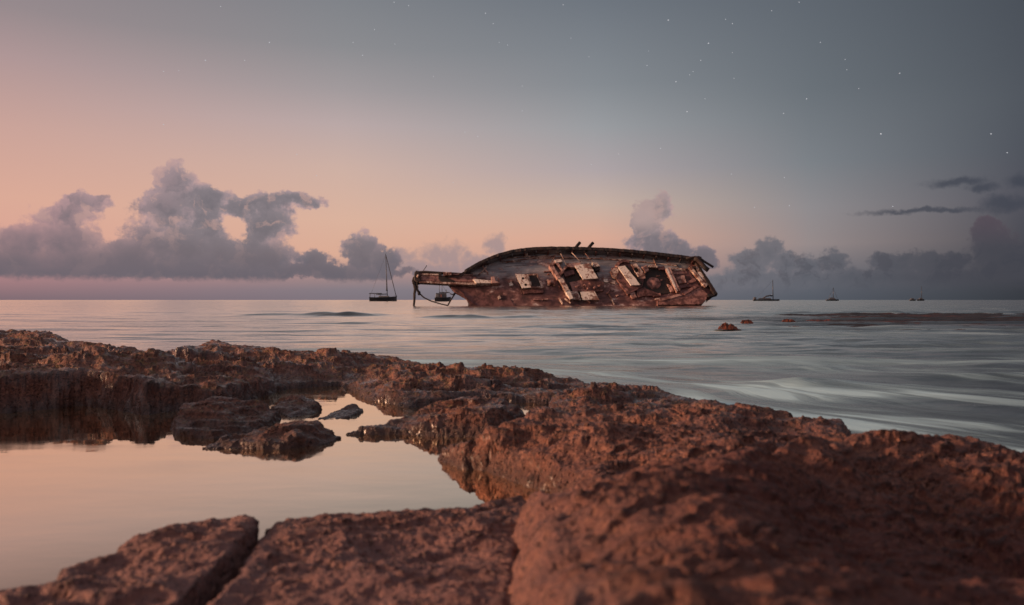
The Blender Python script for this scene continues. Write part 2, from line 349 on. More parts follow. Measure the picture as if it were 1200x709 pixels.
def simple(name, colr, rough=.6, var=.35, sc=6., metal=0.):
    m, nt, b = mat(name); p = coord(nt)
    n = nt.noise(p, sc, 5, .65)
    dk = tuple(q*(1-var) for q in colr[:3])+(1,)
    nt.l.new(nt.mix(nt.rangem(n, .35, .65), dk, (*colr[:3], 1)), b.inputs['Base Color'])
    b.inputs['Roughness'].default_value = rough; b.inputs['Metallic'].default_value = metal
    return m
def rusty(name, paint, rust=(.13, .045, .030), amount=.5, sc=1.2, streak=(1, 1, 1), rough=.7):
    m, nt, b = mat(name); p = coord(nt)
    n = nt.noise(nt.scale(p, streak), sc, 8, .68); f = nt.noise(p, sc*5, 6, .7)
    k = nt.math('ADD', n, nt.math('MULTIPLY', nt.math('SUBTRACT', f, .5), .55))
    t = .70-amount*.44
    rc = nt.mix(nt.rangem(f, .35, .65), tuple(q*.35 for q in rust)+(1,), tuple(q*1.5 for q in rust)+(1,))
    col = nt.mix(nt.rangem(k, t-.05, t+.09), (*paint, 1), rc)
    nt.l.new(col, b.inputs['Base Color']); b.inputs['Roughness'].default_value = rough
    nt.l.new(nt.bump(k, .5, .05), b.inputs['Normal'])
    return m
M_CREAM = rusty('flaking_cream_paint', (.90, .80, .71), (.22, .10, .075), .40, 1.0)
M_CREAMR = rusty('rust_spotted_cream_paint', (.76, .60, .51), (.18, .078, .058), .55, 1.3)
M_PINK = rusty('faded_pink_paint', (.56, .34, .29), (.16, .062, .05), .45, 1.1)
M_RUST = rusty('rust', (.20, .090, .086), (.080, .032, .031), .5, 1.1)
M_RUSTL = rusty('light_rust', (.38, .19, .165), (.12, .050, .046), .48, 1.3)
M_DARK = rusty('dark_steel_and_shade', (.016, .012, .012), (.034, .016, .014), .4, .9)  # dark steel, also painted-in shade for the wreck's openings
M_BLUE = rusty('weathered_blue_grey_paint', (.24, .245, .26), (.085, .05, .048), .5, 1.2, (.25, 1, 1))
M_ROPE = simple('tarred_rope', (.035, .028, .028), .9, .4, 9)

def deck_material():
    m, nt, b = mat('wreck_deck_paint'); p = coord(nt)
    s = nt.new('ShaderNodeSeparateXYZ'); nt.l.new(p, s.inputs[0]); v = s.outputs[1]
    str_ = nt.noise(nt.scale(p, (.16, 1.9, 1)), 1.1, 8, .68); blot = nt.noise(nt.scale(p, (.55, 1, 1)), .75, 8, .68); f = nt.noise(nt.scale(p, (.5, 1, 1)), 2.4, 6, .75)
    blue = nt.ramp(str_, [(.32, (.07, .06, .065)), (.44, (.22, .22, .245)), (.55, (.38, .385, .41)), (.61, (.46, .43, .43)), (.66, (.86, .80, .76))])
    rust = nt.ramp(nt.math('ADD', nt.math('MULTIPLY', blot, .6), nt.math('MULTIPLY', f, .4)),
                   [(.37, (.024, .014, .015)), (.46, (.11, .048, .047)), (.53, (.21, .096, .088)), (.568, (.40, .23, .20)), (.605, (.80, .64, .57))])
    # the low side lay awash: paint gone there
    k = nt.rangem(nt.math('ADD', v, nt.math('MULTIPLY', nt.math('SUBTRACT', blot, .5), 5.)), -.5, 1.2, 1., 0.)
    k = nt.math('MAXIMUM', k, nt.rangem(nt.math('ADD', nt.math('MULTIPLY', blot, .65), nt.math('MULTIPLY', f, .35)), .50, .585, 0., .9))
    nt.l.new(nt.mix(k, blue, rust), b.inputs['Base Color'])
    b.inputs['Roughness'].default_value = .6
    nt.l.new(nt.bump(nt.math('ADD', f, str_), .6, .10), b.inputs['Normal'])
    return m
M_DECK = deck_material()

# ------------------------------------------------------------------ rock shore: height from ledges in plan
def W(x, y, z): return (x, y, z)
def M(pts, slope=3., inner=()):
    return ([P(*p) if len(p) == 3 and p[1] > 60 else p[:3] for p in pts], slope, [P(*p) if p[1] > 60 else p for p in inner])
BANK = M([(-900,392,.50),(-300,388,.47),(0,386,.42),(60,389,.40),(110,401,.36),(150,406,.33),(190,414,.28),(245,399,.33),(290,405,.29),(320,414,.21),(380,413,.17),
          (440,416,.15),(500,426,.14),(560,431,.125),(620,434,.12),(660,441,.11),(705,452,.10),(690,462,.10),(640,466,.10),(560,460,.12),(480,470,.10),(428,463,.09),
          (418,452,.11),(398,446,.10),(335,448,.11),(255,455,.17),(205,452,.20),(172,445,.25),(160,438,.27),(100,432,.28),(0,438,.28),(-120,438,.30),(-300,436,.33),(-900,420,.40)], 3.,
         [(470,446,.18),(540,439,.165),(600,437,.15),(300,430,.22),(120,415,.34)])
LEDGE_E = M([(640,482,.12),(650,461,.14),(700,447,.14),(760,451,.13),(800,462,.105),(834,474,.07),(880,486,.05),(800,484,.11),(700,488,.12)], 3.)
LEDGE_B = M([(526,521,.12),(545,507,.19),(570,498,.215),(590,490,.24),(622,478,.25),(690,475,.25),(800,472,.25),(900,478,.235),(960,491,.20),(990,508,.12),
             (1000,560,.14),(850,580,.20),(720,572,.18),(660,545,.15),(600,529,.145),(545,523,.13)], 1.9, [(700,500,.25),(850,520,.24)])
NEAR_R = M([(612,588,.215),(640,575,.275),(700,551,.32),(780,535,.35),(860,526,.36),(925,514,.34),(1000,508,.30),(1090,510,.265),(1200,529,.20),(1500,570,.06),
            W(4.,2.6,-.1),W(4.5,-2.,-.1),W(.2,-2,.22),W(.02,.35,.27),(662,709,.285),(630,684,.265),(650,652,.275),(616,626,.235),(634,606,.24)], 2.,
           [(655,610,.335),(730,585,.365),(800,558,.38),(860,545,.375),(930,600,.27),(1010,590,.25),(1000,660,.23),(1120,620,.19),(1150,690,.12),(1120,560,.24),(760,680,.385),(690,680,.37),(850,690,.37),W(1.5,.6,.02),W(2.4,1.6,.0)])
SLAB_L = M([(0,693,.165),(68,677,.17),(80,661,.172),(137,646,.175),(142,631,.18),(200,611,.182),(250,603,.182),(300,602,.182),(299,617,.178),(262,652,.175),(205,709,.17),
            W(-.54,.95,.17),W(-.60,.3,.17),W(-.5,-2,.17),W(-4,-2,.2),W(-3.2,1.0,.16),(-500,780,.16)], 9.)
SLAB_M = M([(314,614,.165),(330,604,.165),(420,599,.165),(540,591,.165),(612,580,.165),(632,606,.16),(606,640,.16),(596,709,.17),W(-.02,.7,.17),W(-.02,-2,.17),W(-.45,-2,.17),W(-.44,.4,.17),
            (243,709,.165),(290,652,.165)], 5.)
CLOSE_SHADE_L = M([W(-9,2.8,.6),W(-4.6,3.0,.6),W(-3.8,3.3,.75),W(-4.0,4.3,.92),W(-5.,4.8,.5),W(-9,5.5,.6)], 2.)  # unseen mound closing the pool, raised to cast shade on the left bank
CREVICE = M([(590,590,.11),(640,590,.12),(680,709,.13),W(.1,.3,.13),W(-.15,.3,.13),(540,709,.12)], 3.)
MASSES = [CREVICE, BANK, LEDGE_E, LEDGE_B, NEAR_R, SLAB_L, SLAB_M, CLOSE_SHADE_L]

def sdf(poly, X, Y):
    n = len(poly); d = np.full(X.shape, 1e9, np.float32); ins = np.zeros(X.shape, bool)
    for i in range(n):
        ax, ay = poly[i][:2]; bx, by = poly[(i+1) % n][:2]
        ex, ey = bx-ax, by-ay; L = ex*ex+ey*ey+1e-12
        t = np.clip(((X-ax)*ex+(Y-ay)*ey)/L, 0, 1)
        d = np.minimum(d, (X-ax-t*ex)**2+(Y-ay-t*ey)**2)
        if abs(ey) > 1e-9:
            ins ^= ((ay > Y) != (by > Y)) & (X < ex*(Y-ay)/ey+ax)
    d = np.sqrt(d)
    return np.where(ins, d, -d)
def heights(X, Y, masses, rough=1.0, warp=1.0):
    H = np.full(X.shape, -.35, np.float32); K = np.zeros(X.shape, np.float32)
    Z0 = np.zeros_like(X)
    rr = np.hypot(X, Y)
    amp = np.clip(rr*.011, .010, .05)*warp
    wx = X + amp*(fbm(X, Y, Z0+1.3, 3.0, 4)*1.1 + .55*fbm(X, Y, Z0+8.3, 14., 3))
    wy = Y + amp*(fbm(X, Y, Z0+5.7, 3.0, 4)*1.1 + .55*fbm(X, Y, Z0+3.1, 14., 3))
    # sets of joints and ledges cut into the tops
    rg = fbm(X+.3*wy, Y, Z0+2.2, 2.2, 5, ridge=True)
    lump = fbm(X, Y, Z0+7.7, 5.0, 4)
    stepn = fbm(X, Y*1.6, Z0+4.4, 1.5, 3)
    terr = stepn*5; terr = (np.floor(terr)+np.clip((terr-np.floor(terr)-.35)/.3, 0, 1))/5
    u_, v_ = .87*wx+.49*wy, -.49*wx+.87*wy
    sn_ = fbm(u_*.33, v_, Z0+6.6, 9., 4, ridge=True); sf_ = fbm(wx*.30, wy, Z0+3.9, 3.2, 4, ridge=True)
    kf = np.clip((rr-2.2)/1.5, 0, 1); strk = sn_*(1-kf)+sf_*kf
    def sawtooth(per, dx, dy, w, seed):
        q = (X*dx+Y*dy)/per + w*fbm(X, Y*1.2, Z0+seed, .55/per*.6, 4)
        f = q-np.floor(q)
        return np.where(f < .86, f/.86, 1-(f-.86)/.14)*np.clip(.75+1.2*fbm(X, Y, Z0+seed+3, .9/per*.5, 2), .1, 1.2)
    near_saw = .7*sawtooth(.23, .30, -.95, 1.5, 1.1)+.45*sawtooth(.085, .42, -.90, 1.4, 6.2)
    far_saw = .7*sawtooth(.55, .08, -1., 1.6, 2.7)+.5*sawtooth(.21, .15, -.99, 1.5, 4.9)
    saw = near_saw*(1-kf)+far_saw*kf
    crk = np.abs(fbm(X+.15*wy, Y*1.5, Z0+9.4, 1.3, 4)); crack = np.clip(1-crk/.035, 0, 1)
    for pts, slope, inner in masses:
        a = np.array([p[:2] for p in pts]); pad = .7
        mk = (wx > a[:, 0].min()-pad) & (wx < a[:, 0].max()+pad) & (wy > a[:, 1].min()-pad) & (wy < a[:, 1].max()+pad)
        if not mk.any(): continue
        x, y = wx[mk], wy[mk]
        s = sdf(pts, x, y)
        num = 0; den = 0
        for (qx, qy, qz) in list(pts)+list(inner):
            w = 1/((x-qx)**2+(y-qy)**2+.0025)**1.5
            num = num+w*qz; den = den+w
        zt = (num/den).astype(np.float32)
        r = rr[mk]
        e = np.clip(.010*r, .010, .05)                       # rounding of the rim
        rim = np.clip(1-s/e, 0, 1)**2*e*.45
        k = np.clip(s/(.05*r), 0, 1)                         # relief grows inward from the rim
        rel = rough*(.55 if slope in (9., 5., 1.9, 2.2) else 1.)*np.clip(r*.015, .018, .058)
        top = zt - rim + k*rel*(1.1*(rg[mk]-.5)+.8*lump[mk]+1.0*terr[mk] + 1.3*(strk[mk]-.5) - .6*crack[mk])
        r = rr[mk]
        st_ = saw[mk]
        top = top + np.clip(s/(.03*r), 0, 1)*rough*np.clip(r*.0155, .022, .046)*(.75 if slope == 9. else .6 if slope == 5. else 1.)*(st_-.45)
        sh = np.clip(r*.009, .014, .032)*(1+.5*stepn[mk])
        tt = top/sh; fr = tt-np.floor(tt)
        ter = sh*(np.floor(tt)+np.clip((fr-.55)/.38, 0, 1)**1.5)+.3*sh
        top = top+(ter-top)*.72*np.clip((r-1.2)/2., .35, 1)
        h = np.where(s > 0, top, zt - e*.45 + slope*s*(1+.5*lump[mk]))
        cur = H[mk]
        H[mk] = np.maximum(cur, h)
        K[mk] = np.maximum(K[mk], (h >= cur)*k)
    return H
def displace(Vg, amp_scale=1.0):
    # Vg: (n,m,3) grid; push along the surface normal with rough 3-D noise
    du = np.gradient(Vg, axis=0); dv = np.gradient(Vg, axis=1)
    N = np.cross(dv, du); N /= (np.linalg.norm(N, axis=2)[..., None]+1e-12)
    N[N[..., 2] < 0] *= -1
    x, y, z = Vg[..., 0], Vg[..., 1], Vg[..., 2]
    r = np.hypot(x, y)
    a = np.clip(r*.0040, .0052, .0115)*amp_scale
    big = fbm(x, y, z*1.2, 7., 3, ridge=True)
    med = fbm(x+5, y, z*1.4, 22., 4, ridge=True, gain=.6)
    stra = fbm(x*.35, y*.35, z+.12*x, 26., 3)
    pit = fbm(x, y+3, z, 60., 2)
    steep = 1-np.abs(N[..., 2])
    d = a*(.9*(big-.55)+.8*(med-.5)+1.3*stra*steep) + .0028*pit*np.clip(r/2, .6, 2)
    d = d*(1+.9*steep)
    return Vg + N*d[..., None]
def grid_faces(n, m, close=False):
    i = np.arange(n-1)[:, None]; mm = m if close else m-1
    j = np.arange(mm)[None, :]; jn = (j+1) % m
    return np.stack([i*m+j, (i+1)*m+j, (i+1)*m+jn, i*m+jn], -1).reshape(-1, 4)
def cull(V, Q, zmin):
    keep = V[Q][:, :, 2].max(1) > zmin
    Q = Q[keep]; used = np.zeros(len(V), bool); used[Q.ravel()] = True
    idx = np.cumsum(used)-1
    return V[used], idx[Q]
th = np.concatenate([np.linspace(-180, -52, 150, endpoint=False), np.linspace(-52, -36, 150, endpoint=False), np.linspace(-36, 36, 1050, endpoint=False), np.linspace(36, 52, 150, endpoint=False), np.linspace(52, 180, 150, endpoint=False)])
th = np.radians(th).astype(np.float32)
rad = np.concatenate([np.linspace(.02, .5, 40, endpoint=False), np.geomspace(.5, .95, 80, endpoint=False), np.geomspace(.95, 10.5, 760)]).astype(np.float32)
RR, TH = np.meshgrid(rad, th, indexing='ij')
X = RR*np.sin(TH); Y = RR*np.cos(TH)
H = heights(X, Y, MASSES)
V = displace(np.stack([X, Y, H], -1))
Q = grid_faces(len(rad), len(th), close=True)
Vc, Qc = cull(V.reshape(-1, 3), Q, -.16)
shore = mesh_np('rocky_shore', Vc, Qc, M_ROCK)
tag(shore, 'rough red brown limestone shore with ledges around a tide pool', 'shore', kind='structure')

def loose_rock(name, mass, label, step, group=None, rough=1.0, amp=.8, matl=None):
    a = np.array([p[:2] for p in mass[0]])
    x = np.arange(a[:, 0].min()-.12, a[:, 0].max()+.12, step, dtype=np.float32)
    y = np.arange(a[:, 1].min()-.12, a[:, 1].max()+.12, step*1.2, dtype=np.float32)
    Yg, Xg = np.meshgrid(y, x, indexing='ij')
    Hh = heights(Xg, Yg, [mass], rough, .45)
    Vg = displace(np.stack([Xg, Yg, Hh], -1), amp)
    Vv, Qq = cull(Vg.reshape(-1, 3), grid_faces(len(y), len(x)), -.10)
    c0 = np.array([Vv[:, 0].mean(), Vv[:, 1].mean(), 0.]); Vv = Vv-c0
    o = mesh_np(name, Vv, Qq, matl or M_ROCK); o.location = c0
    return tag(o, label, 'rock', group)
ROCK_C = M([(406,505,.08),(440,497,.10),(475,486,.125),(500,474,.16),(545,464,.18),(590,466,.175),(612,476,.14),(606,486,.13),(570,485,.165),(520,488,.15),(460,502,.09)], 2.2, [(545,474,.20),(590,474,.19)])
ROCK_F = M([(203,500,.10),(212,472,.16),(250,463,.18),(300,465,.165),(326,478,.12),(318,490,.10),(288,500,.09),(250,508,.09)], 2.6)
ROCK_I = M([(236,521,.08),(262,509,.10),(310,499,.112),(345,495,.125),(375,496,.12),(400,510,.075),(385,517,.075),(330,520,.085),(280,521,.08)], 2.8, [(345,504,.135),(310,507,.125)])
ROCK_J = M([(318,474,.10),(335,465,.12),(362,463,.13),(376,470,.11),(366,480,.085),(340,484,.085)], 3.)
ROCK_K = M([(372,488,.075),(392,478,.09),(412,471,.10),(422,477,.085),(412,486,.075),(390,490,.07)], 3.)
loose_rock('boulder', ROCK_C, 'long low brown rock with a pointed tip, beside the big ledge', .0045)
loose_rock('boulder', ROCK_F, 'knobbly yellowish rock at the foot of the dark bank, partly in the pool', .005)
loose_rock('boulder', ROCK_I, 'dark leaf shaped rock lying alone in the tide pool', .0045)
loose_rock('boulder', ROCK_J, 'small round reddish rock at the mouth of the narrow pool arm', .005)
loose_rock('boulder', ROCK_K, 'small flat rock barely rising from the narrow pool arm', .005)

# tide pool: one level sheet whose rim lies inside the surrounding rock
pool = [(-8, 1.0), (-1.0, 1.0), (-.2, 1.15), (.12, 1.9), (.32, 2.9), (.33, 3.6), (.27, 4.55), (.05, 5.2), (-.6, 5.6), (-1.2, 5.9), (-2.3, 5.9), (-4., 5.4), (-8, 5.2)]
bm = bmesh.new(); bm.faces.new([bm.verts.new((x, y, .06)) for x, y in pool])
po = from_bm('tide_pool', bm, M_POOL); tag(po, 'still tide pool mirroring the pink sky', 'water', kind='structure')

# ------------------------------------------------------------------ sea: one sheet to the horizon
thS = np.radians(np.concatenate([np.linspace(-180, -48, 70, endpoint=False), np.linspace(-48, 48, 620, endpoint=False), np.linspace(48, 180, 70, endpoint=False)])).astype(np.float32)
rS = np.concatenate([np.geomspace(1.2, 140, 780, endpoint=False), np.geomspace(140, 40000, 120)]).astype(np.float32)
RR, TH = np.meshgrid(rS, thS, indexing='ij'); X = RR*np.sin(TH); Y = RR*np.cos(TH); Z0 = np.zeros_like(X)
def swell(px0, px1, py, amp, sig, bend=0.):
    x0, y0, _ = P(px0, py, 0); x1 = P(px1, py, 0)[0]
    xc, hw = (x0+x1)/2, (x1-x0)/2
    yy = Y - y0 - bend*((X-xc)/hw)**2 + 1.2*sig*fbm(X, Z0, Z0+py, .25, 3)*2
    env = np.clip(1.15-((X-xc)/hw)**2, 0, 1)
    env = env*np.clip(.75+1.3*fbm(X, Z0, Z0+py*1.7, .35, 3), .1, 1.3)
    front = np.where(yy < 0, sig*.7, sig*1.6)            # steeper on the shore side
    return amp*np.exp(-(yy/front)**2)*env*(1+.5*fbm(X, Y, Z0, .5, 2))
Zs = .012*fbm(X*.35, Y, Z0+.7, 1.4, 3)*np.clip((RR-2.5)/3, 0, 1)
far = np.clip((RR-4.5)/7, 0, 1)*np.clip(1.2-RR/120, 0, 1)
Zs += .085*fbm(X*.20, Y, Z0+3.3, .55, 5, gain=.55)*far
Zs += .050*fbm(X*.4, Y, Z0+6.1, .9, 4, ridge=True)*far*np.clip((X+3)/6, .15, 1)
Zs += .034*fbm(X*.30+.2*Y, Y, Z0+8.8, .95, 4)*np.clip((RR-4.2)/3, 0, 1)*np.clip((20-RR)/6, 0, 1)*np.clip((X+4)/4, .2, 1)
Zs += swell(270, 470, 370, .14, .9)+swell(420, 720, 373, .15, .8)+swell(590, 800, 369, .07, 1.0)+swell(330, 560, 379, .05, .6)
Zs += swell(840, 1300, 368, .15, 1.2)+swell(880, 1400, 376, .12, .7)+swell(860, 1100, 386, .08, .5)+swell(600, 900, 384, .06, .5)
Zs += swell(400, 760, 402, .035, .35, -.6)+swell(640, 980, 418, .035, .30, -.4)+swell(150, 205, 404, .06, .25)
Zs += swell(700, 1150, 434, .03, .28, -.5)+swell(860, 1400, 446, .025, .25, -.4)
Zs += .06*fbm(X*.3, Y, Z0+2.9, .42, 3)*np.clip((Y-70)/12, 0, 1)*np.clip((97-Y)/6, 0, 1)
cx, cy, _ = P(945, 452, 0)
Zs += .055*np.exp(-(((X-cx)/.42)**2+((Y-cy)/.30)**2))*(1+.5*fbm(X, Y, Z0, 3., 3))
Vs = np.stack([X, Y, Zs], -1)
dsh = np.full(X.shape, 9., np.float32); nm = (RR < 13) & (np.abs(TH) < 1.2)
wxs = X + .10*fbm(X, Y, Z0+1.3, 2.2, 3); wys = Y + .10*fbm(X, Y, Z0+5.1, 2.2, 3)
for mm in (BANK, LEDGE_E, LEDGE_B, NEAR_R): dsh[nm] = np.minimum(dsh[nm], np.maximum(-sdf(mm[0], wxs[nm], wys[nm]), 0))
wash = np.exp(-dsh/.55)*np.clip((X+3.5)/3.5, .15, 1)
sea = mesh_np('sea', Vs.reshape(-1, 3), grid_faces(len(rS), len(thS), close=True), M_SEA)
at = sea.data.attributes.new('wash', 'FLOAT', 'POINT'); at.data.foreach_set('value', wash.astype(np.float32).ravel())
tag(sea, 'calm grey sea with soft streaks of surf reaching to the horizon', 'sea', kind='structure')

# dark reef flat, awash: weedy rock that barely breaks the surface
gx, gy = np.meshgrid(np.linspace(4., 46., 420), np.linspace(15.5, 46, 420), indexing='ij'); gx = gx.astype(np.float32); gy = gy.astype(np.float32)
gx = gx*(gy/30.)                                         # fans out seaward
zz = np.zeros_like(gx)
n_ = fbm(gx*.16, gy, zz+1.9, .42, 5); m_ = fbm(gx*.5, gy, zz+7.1, 1.3, 4, ridge=True)
env = np.clip((gx-.285*gy-3.*fbm(zz, gy, zz+.3, .3, 3))/(1.5+.10*gy), -1, 1)
env = np.minimum(env, np.clip((gy-17.)/1.5-.6*fbm(gx, zz, zz, .2, 2)*2, -1, 1)); env = np.minimum(env, np.clip((42-gy)/4., -1, 1))
hz = -.15 + .16*env + .26*n_ + .10*(m_-.4) + .05*fbm(gx*.12, gy, zz+4.4, 2.2, 3)
m, nt, b = mat('wet_reef'); p = gpos(nt)
b.inputs['Roughness'].default_value = .55; b.inputs['Specular IOR Level'].default_value = .3
rn = nt.noise(nt.scale(p, (.25, .8, 1)), .8, 6, .65)
nt.l.new(nt.ramp(rn, [(.36, (.020, .019, .022)), (.54, (.034, .027, .028)), (.62, (.075, .028, .024)), (.72, (.13, .045, .032))]), b.inputs['Base Color'])
nt.l.new(nt.bump(nt.noise(nt.scale(p, (.6, 2, 1)), 2., 5, .6), .6, .1), b.inputs['Normal'])
o = mesh_np('reef', np.stack([gx, gy, hz], -1).reshape(-1, 3), grid_faces(420, 420), m)
tag(o, 'low dark weedy reef awash in the sea, stretching to the right edge', 'reef')

# orange weed covered rocks awash in the right of the sea
def weed(px, py, wpx, hpx, label, seed, flat=1.):
    x0, y0, _ = P(px, py, 0.); sc = y0/F
    w, h = wpx*sc, hpx*sc
    nx, ny = 90, 40
    gx, gy = np.meshgrid(np.linspace(-.75*w, .75*w, nx), np.linspace(-.5*w, .5*w, ny), indexing='ij')
    k = 9./max(w, .1); zz = np.zeros_like(gx)+seed*3.1
    env = np.clip(1.1-(gx/(.55*w))**2-(gy/(.34*w))**2, 0, 1)**.6
    lump = .55+1.0*fbm(gx, gy, zz, k*.6, 4)+.55*fbm(gx, gy, zz+2, k*1.6, 3, ridge=True)
    hz = h*env*np.clip(lump, .02, 1.4) - .05*h
    V = np.stack([gx+.12*h*fbm(gx, gy, zz+5, k*2, 2), gy, hz], -1)
    o = mesh_np('seaweed_clump', V.reshape(-1, 3), grid_faces(nx, ny), M_WEED if flat == 1. else M_WEEDR); o.location = (x0, y0, .03)
    return tag(o, label, 'seaweed', 'orange seaweed clumps breaking the sea surface')
M_WEED = simple('orange_seaweed', (.24, .062, .024), .45, .9, 7)
M_WEEDR = simple('red_seaweed', (.13, .035, .026), .6, .7, 6)
weed(853, 387, 20, 6.5, 'largest orange seaweed clump, a rounded mound poking out of the sea', 1)
weed(875, 380.5, 15, 4.5, 'orange seaweed clump just behind the largest mound, broken into small knobs', 2)
weed(924, 378, 14, 3, 'small rusty seaweed clump awash in the middle of the dark reef water', 3)
weed(931, 386, 24, 2.2, 'flat reddish seaweed clump drifting nearest the shore of its row', 4, .6)
weed(962, 377.5, 34, 2.0, 'long thin band of reddish seaweed at the far side of the reef', 5, .6)

# ------------------------------------------------------------------ shipwreck
HEEL = R(66); SD = 95.0; PXM = SD/F
ship = empty('shipwreck', at_dist(690, 328, SD)); ship.rotation_euler = (HEEL, 0, 0); ship.scale = (.984, .984, .984)
tag(ship, 'rusted wooden schooner wreck heeled over on its side in the sea, deck facing the shore', 'shipwreck')
sH, cH = math.sin(HEEL), math.cos(HEEL)
def Sp(px, py, w=0.):                                   # photo pixel + height off the deck -> ship coordinates
    return Vector(((px-690)*PXM, ((328-py)*PXM - w*cH)/sH, w))
def c2(pts): return [(640+x/5.714, 270+y/5.714) for x, y in pts]      # measured in the enlarged stern half
def c1(pts): return [(470+x/6.316, 270+y/6.316) for x, y in pts]      # measured in the enlarged bow half
def prism(bm, pts, w0, w1):
    a = [bm.verts.new(Sp(x, y, w1) - Vector((0, 0, w1-w0))) for x, y in pts]; b_ = [bm.verts.new(Sp(x, y, w1)) for x, y in pts]
    bm.faces.new(a[::-1]); bm.faces.new(b_)
    for i in range(len(pts)):
        j = (i+1) % len(pts); bm.faces.new((a[i], a[j], b_[j], b_[i]))
rj = random.Random(3)
def panel(name, pts, w0, w1, m, parent=ship, bevel=.015):
    if parent.name != 'bowsprit': w0, w1 = w0*.62, w1*.62
    big = max(math.dist(a, b_) for a in pts for b_ in pts) > 9 and parent.name != 'bowsprit'
    out = []
    for i, a in enumerate(pts):                                # chipped, uneven edges
        b_ = pts[(i+1) % len(pts)]; n = int(math.dist(a, b_)/2.2) if big else 0
        for k in range(n+1):
            t = k/(n+1); q = .32 if k else .12
            out.append((a[0]+(b_[0]-a[0])*t+rj.uniform(-q, q), a[1]+(b_[1]-a[1])*t+rj.uniform(-q, q)))
    pts = out
    bm = bmesh.new(); prism(bm, pts, w0, w1); return from_bm(name, bm, m, parent, bevel=bevel)
def tube_bm(bm, pts, r, seg=8, r1=None):
    pts = [Vector(p) for p in pts]; rings = []
    for i, p in enumerate(pts):
        d = (pts[min(i+1, len(pts)-1)]-pts[max(i-1, 0)]).normalized()
        u = d.orthogonal().normalized(); v = d.cross(u)
        if rings:
            u = (pu - d*pu.dot(d)).normalized(); v = d.cross(u)
        pu = u
        q = r if r1 is None else r+(r1-r)*i/(len(pts)-1)
        rings.append([bm.verts.new(p+q*(math.cos(k*2*math.pi/seg)*u+math.sin(k*2*math.pi/seg)*v)) for k in range(seg)])
    for a, b_ in zip(rings, rings[1:]):
        for k in range(seg): bm.faces.new((a[k], a[(k+1) % seg], b_[(k+1) % seg], b_[k]))
    bm.faces.new(rings[0][::-1]); bm.faces.new(rings[-1])
def tube(name, pts, r, m, parent=ship, seg=8, r1=None):
    bm = bmesh.new(); tube_bm(bm, pts, r, seg, r1); return from_bm(name, bm, m, parent, smooth=True)
def boxbeam(name, p0, p1, wd, w0, w1, m, parent=ship):  # a plank between two photo pixels, wd pixels wide
    (x0, y0), (x1, y1) = p0, p1; L = math.hypot(x1-x0, y1-y0); nx, ny = -(y1-y0)/L*wd/2, (x1-x0)/L*wd/2
    return panel(name, [(x0+nx, y0+ny), (x1+nx, y1+ny), (x1-nx, y1-ny), (x0-nx, y0-ny)], w0, w1, m, parent)

# deck outline in plan, from the photo's rim line (px, height above the centre line in px)
BUL = 1.15
rimU = [(520,3),(536,6),(548,13),(560,20),(580,28.5),(600,34),(620,36.4),(645,37.4),(670,37.2),(700,36.4),(730,34.6),(760,32),(790,28.5),(806,26.5),(819,24.5)]
rimL = [(520,5),(530,9),(540,16),(547,24),(556,31),(575,36),(600,39),(640,40),(700,40),(760,38),(790,36),(806,33),(819,28)]
def interp(tab, x): return np.interp(x, [t[0] for t in tab], [t[1] for t in tab])
us = np.concatenate([np.linspace(520, 560, 26), np.linspace(562, 818, 126)])
bu = (interp(rimU, us)*PXM - BUL*cH)/sH; bu = np.maximum(bu, .10)
bl = (interp(rimL, us)*PXM)/sH
k5 = np.array([.1, .2, .4, .2, .1]); bu = np.convolve(np.pad(bu, 2, 'edge'), k5, 'valid'); bl = np.convolve(np.pad(bl, 2, 'edge'), k5, 'valid')
ux = (us-690)*PXM
nv = 46
tv = np.linspace(-1, 1, nv)
Vd = np.zeros((len(us), nv, 3), np.float32)
for j, t in enumerate(tv):
    Vd[:, j, 0] = ux; Vd[:, j, 1] = bu*t if t > 0 else bl*t
    Vd[:, j, 2] = .16*(1-t*t)
Vd[..., 2] += .07*fbm(Vd[..., 0], Vd[..., 1], np.zeros_like(Vd[..., 0]), .8, 3)
mesh_np('deck', Vd.reshape(-1, 3), grid_faces(len(us), nv), M_DECK, ship)
# hull skin below the deck, out to the rails
prof = [(BUL, 1.03), (.5, 1.01), (0, 1.0), (-.9, .98), (-1.8, .88), (-2.6, .66), (-3.3, .34), (-3.7, .06)]
stem = np.clip((ux-ux[0])/5.5, 0, 1)
Vh = []
for sgn in (1, -1):
    half = bu if sgn > 0 else bl
    rows = []
    for (w, q) in (prof if sgn > 0 else prof[::-1]):
        ww = w if w >= 0 else w*(.25+.75*stem**.6)
        if sgn < 0 and w > 0: ww = w*.25                    # the low bulwark has rotted away
        rows.append(np.stack([ux, sgn*half*(q if w >= 0 else q*(.6+.4*stem)), np.broadcast_to(ww, ux.shape)], -1))
    Vh += rows
Vh = np.stack(Vh, 1)
Vh += (.03*fbm(Vh[..., 0], Vh[..., 1], Vh[..., 2], .9, 3))[..., None]*np.array([0, 1, 1])
mesh_np('hull', Vh.reshape(-1, 3), grid_faces(Vh.shape[0], Vh.shape[1]), M_RUST, ship)
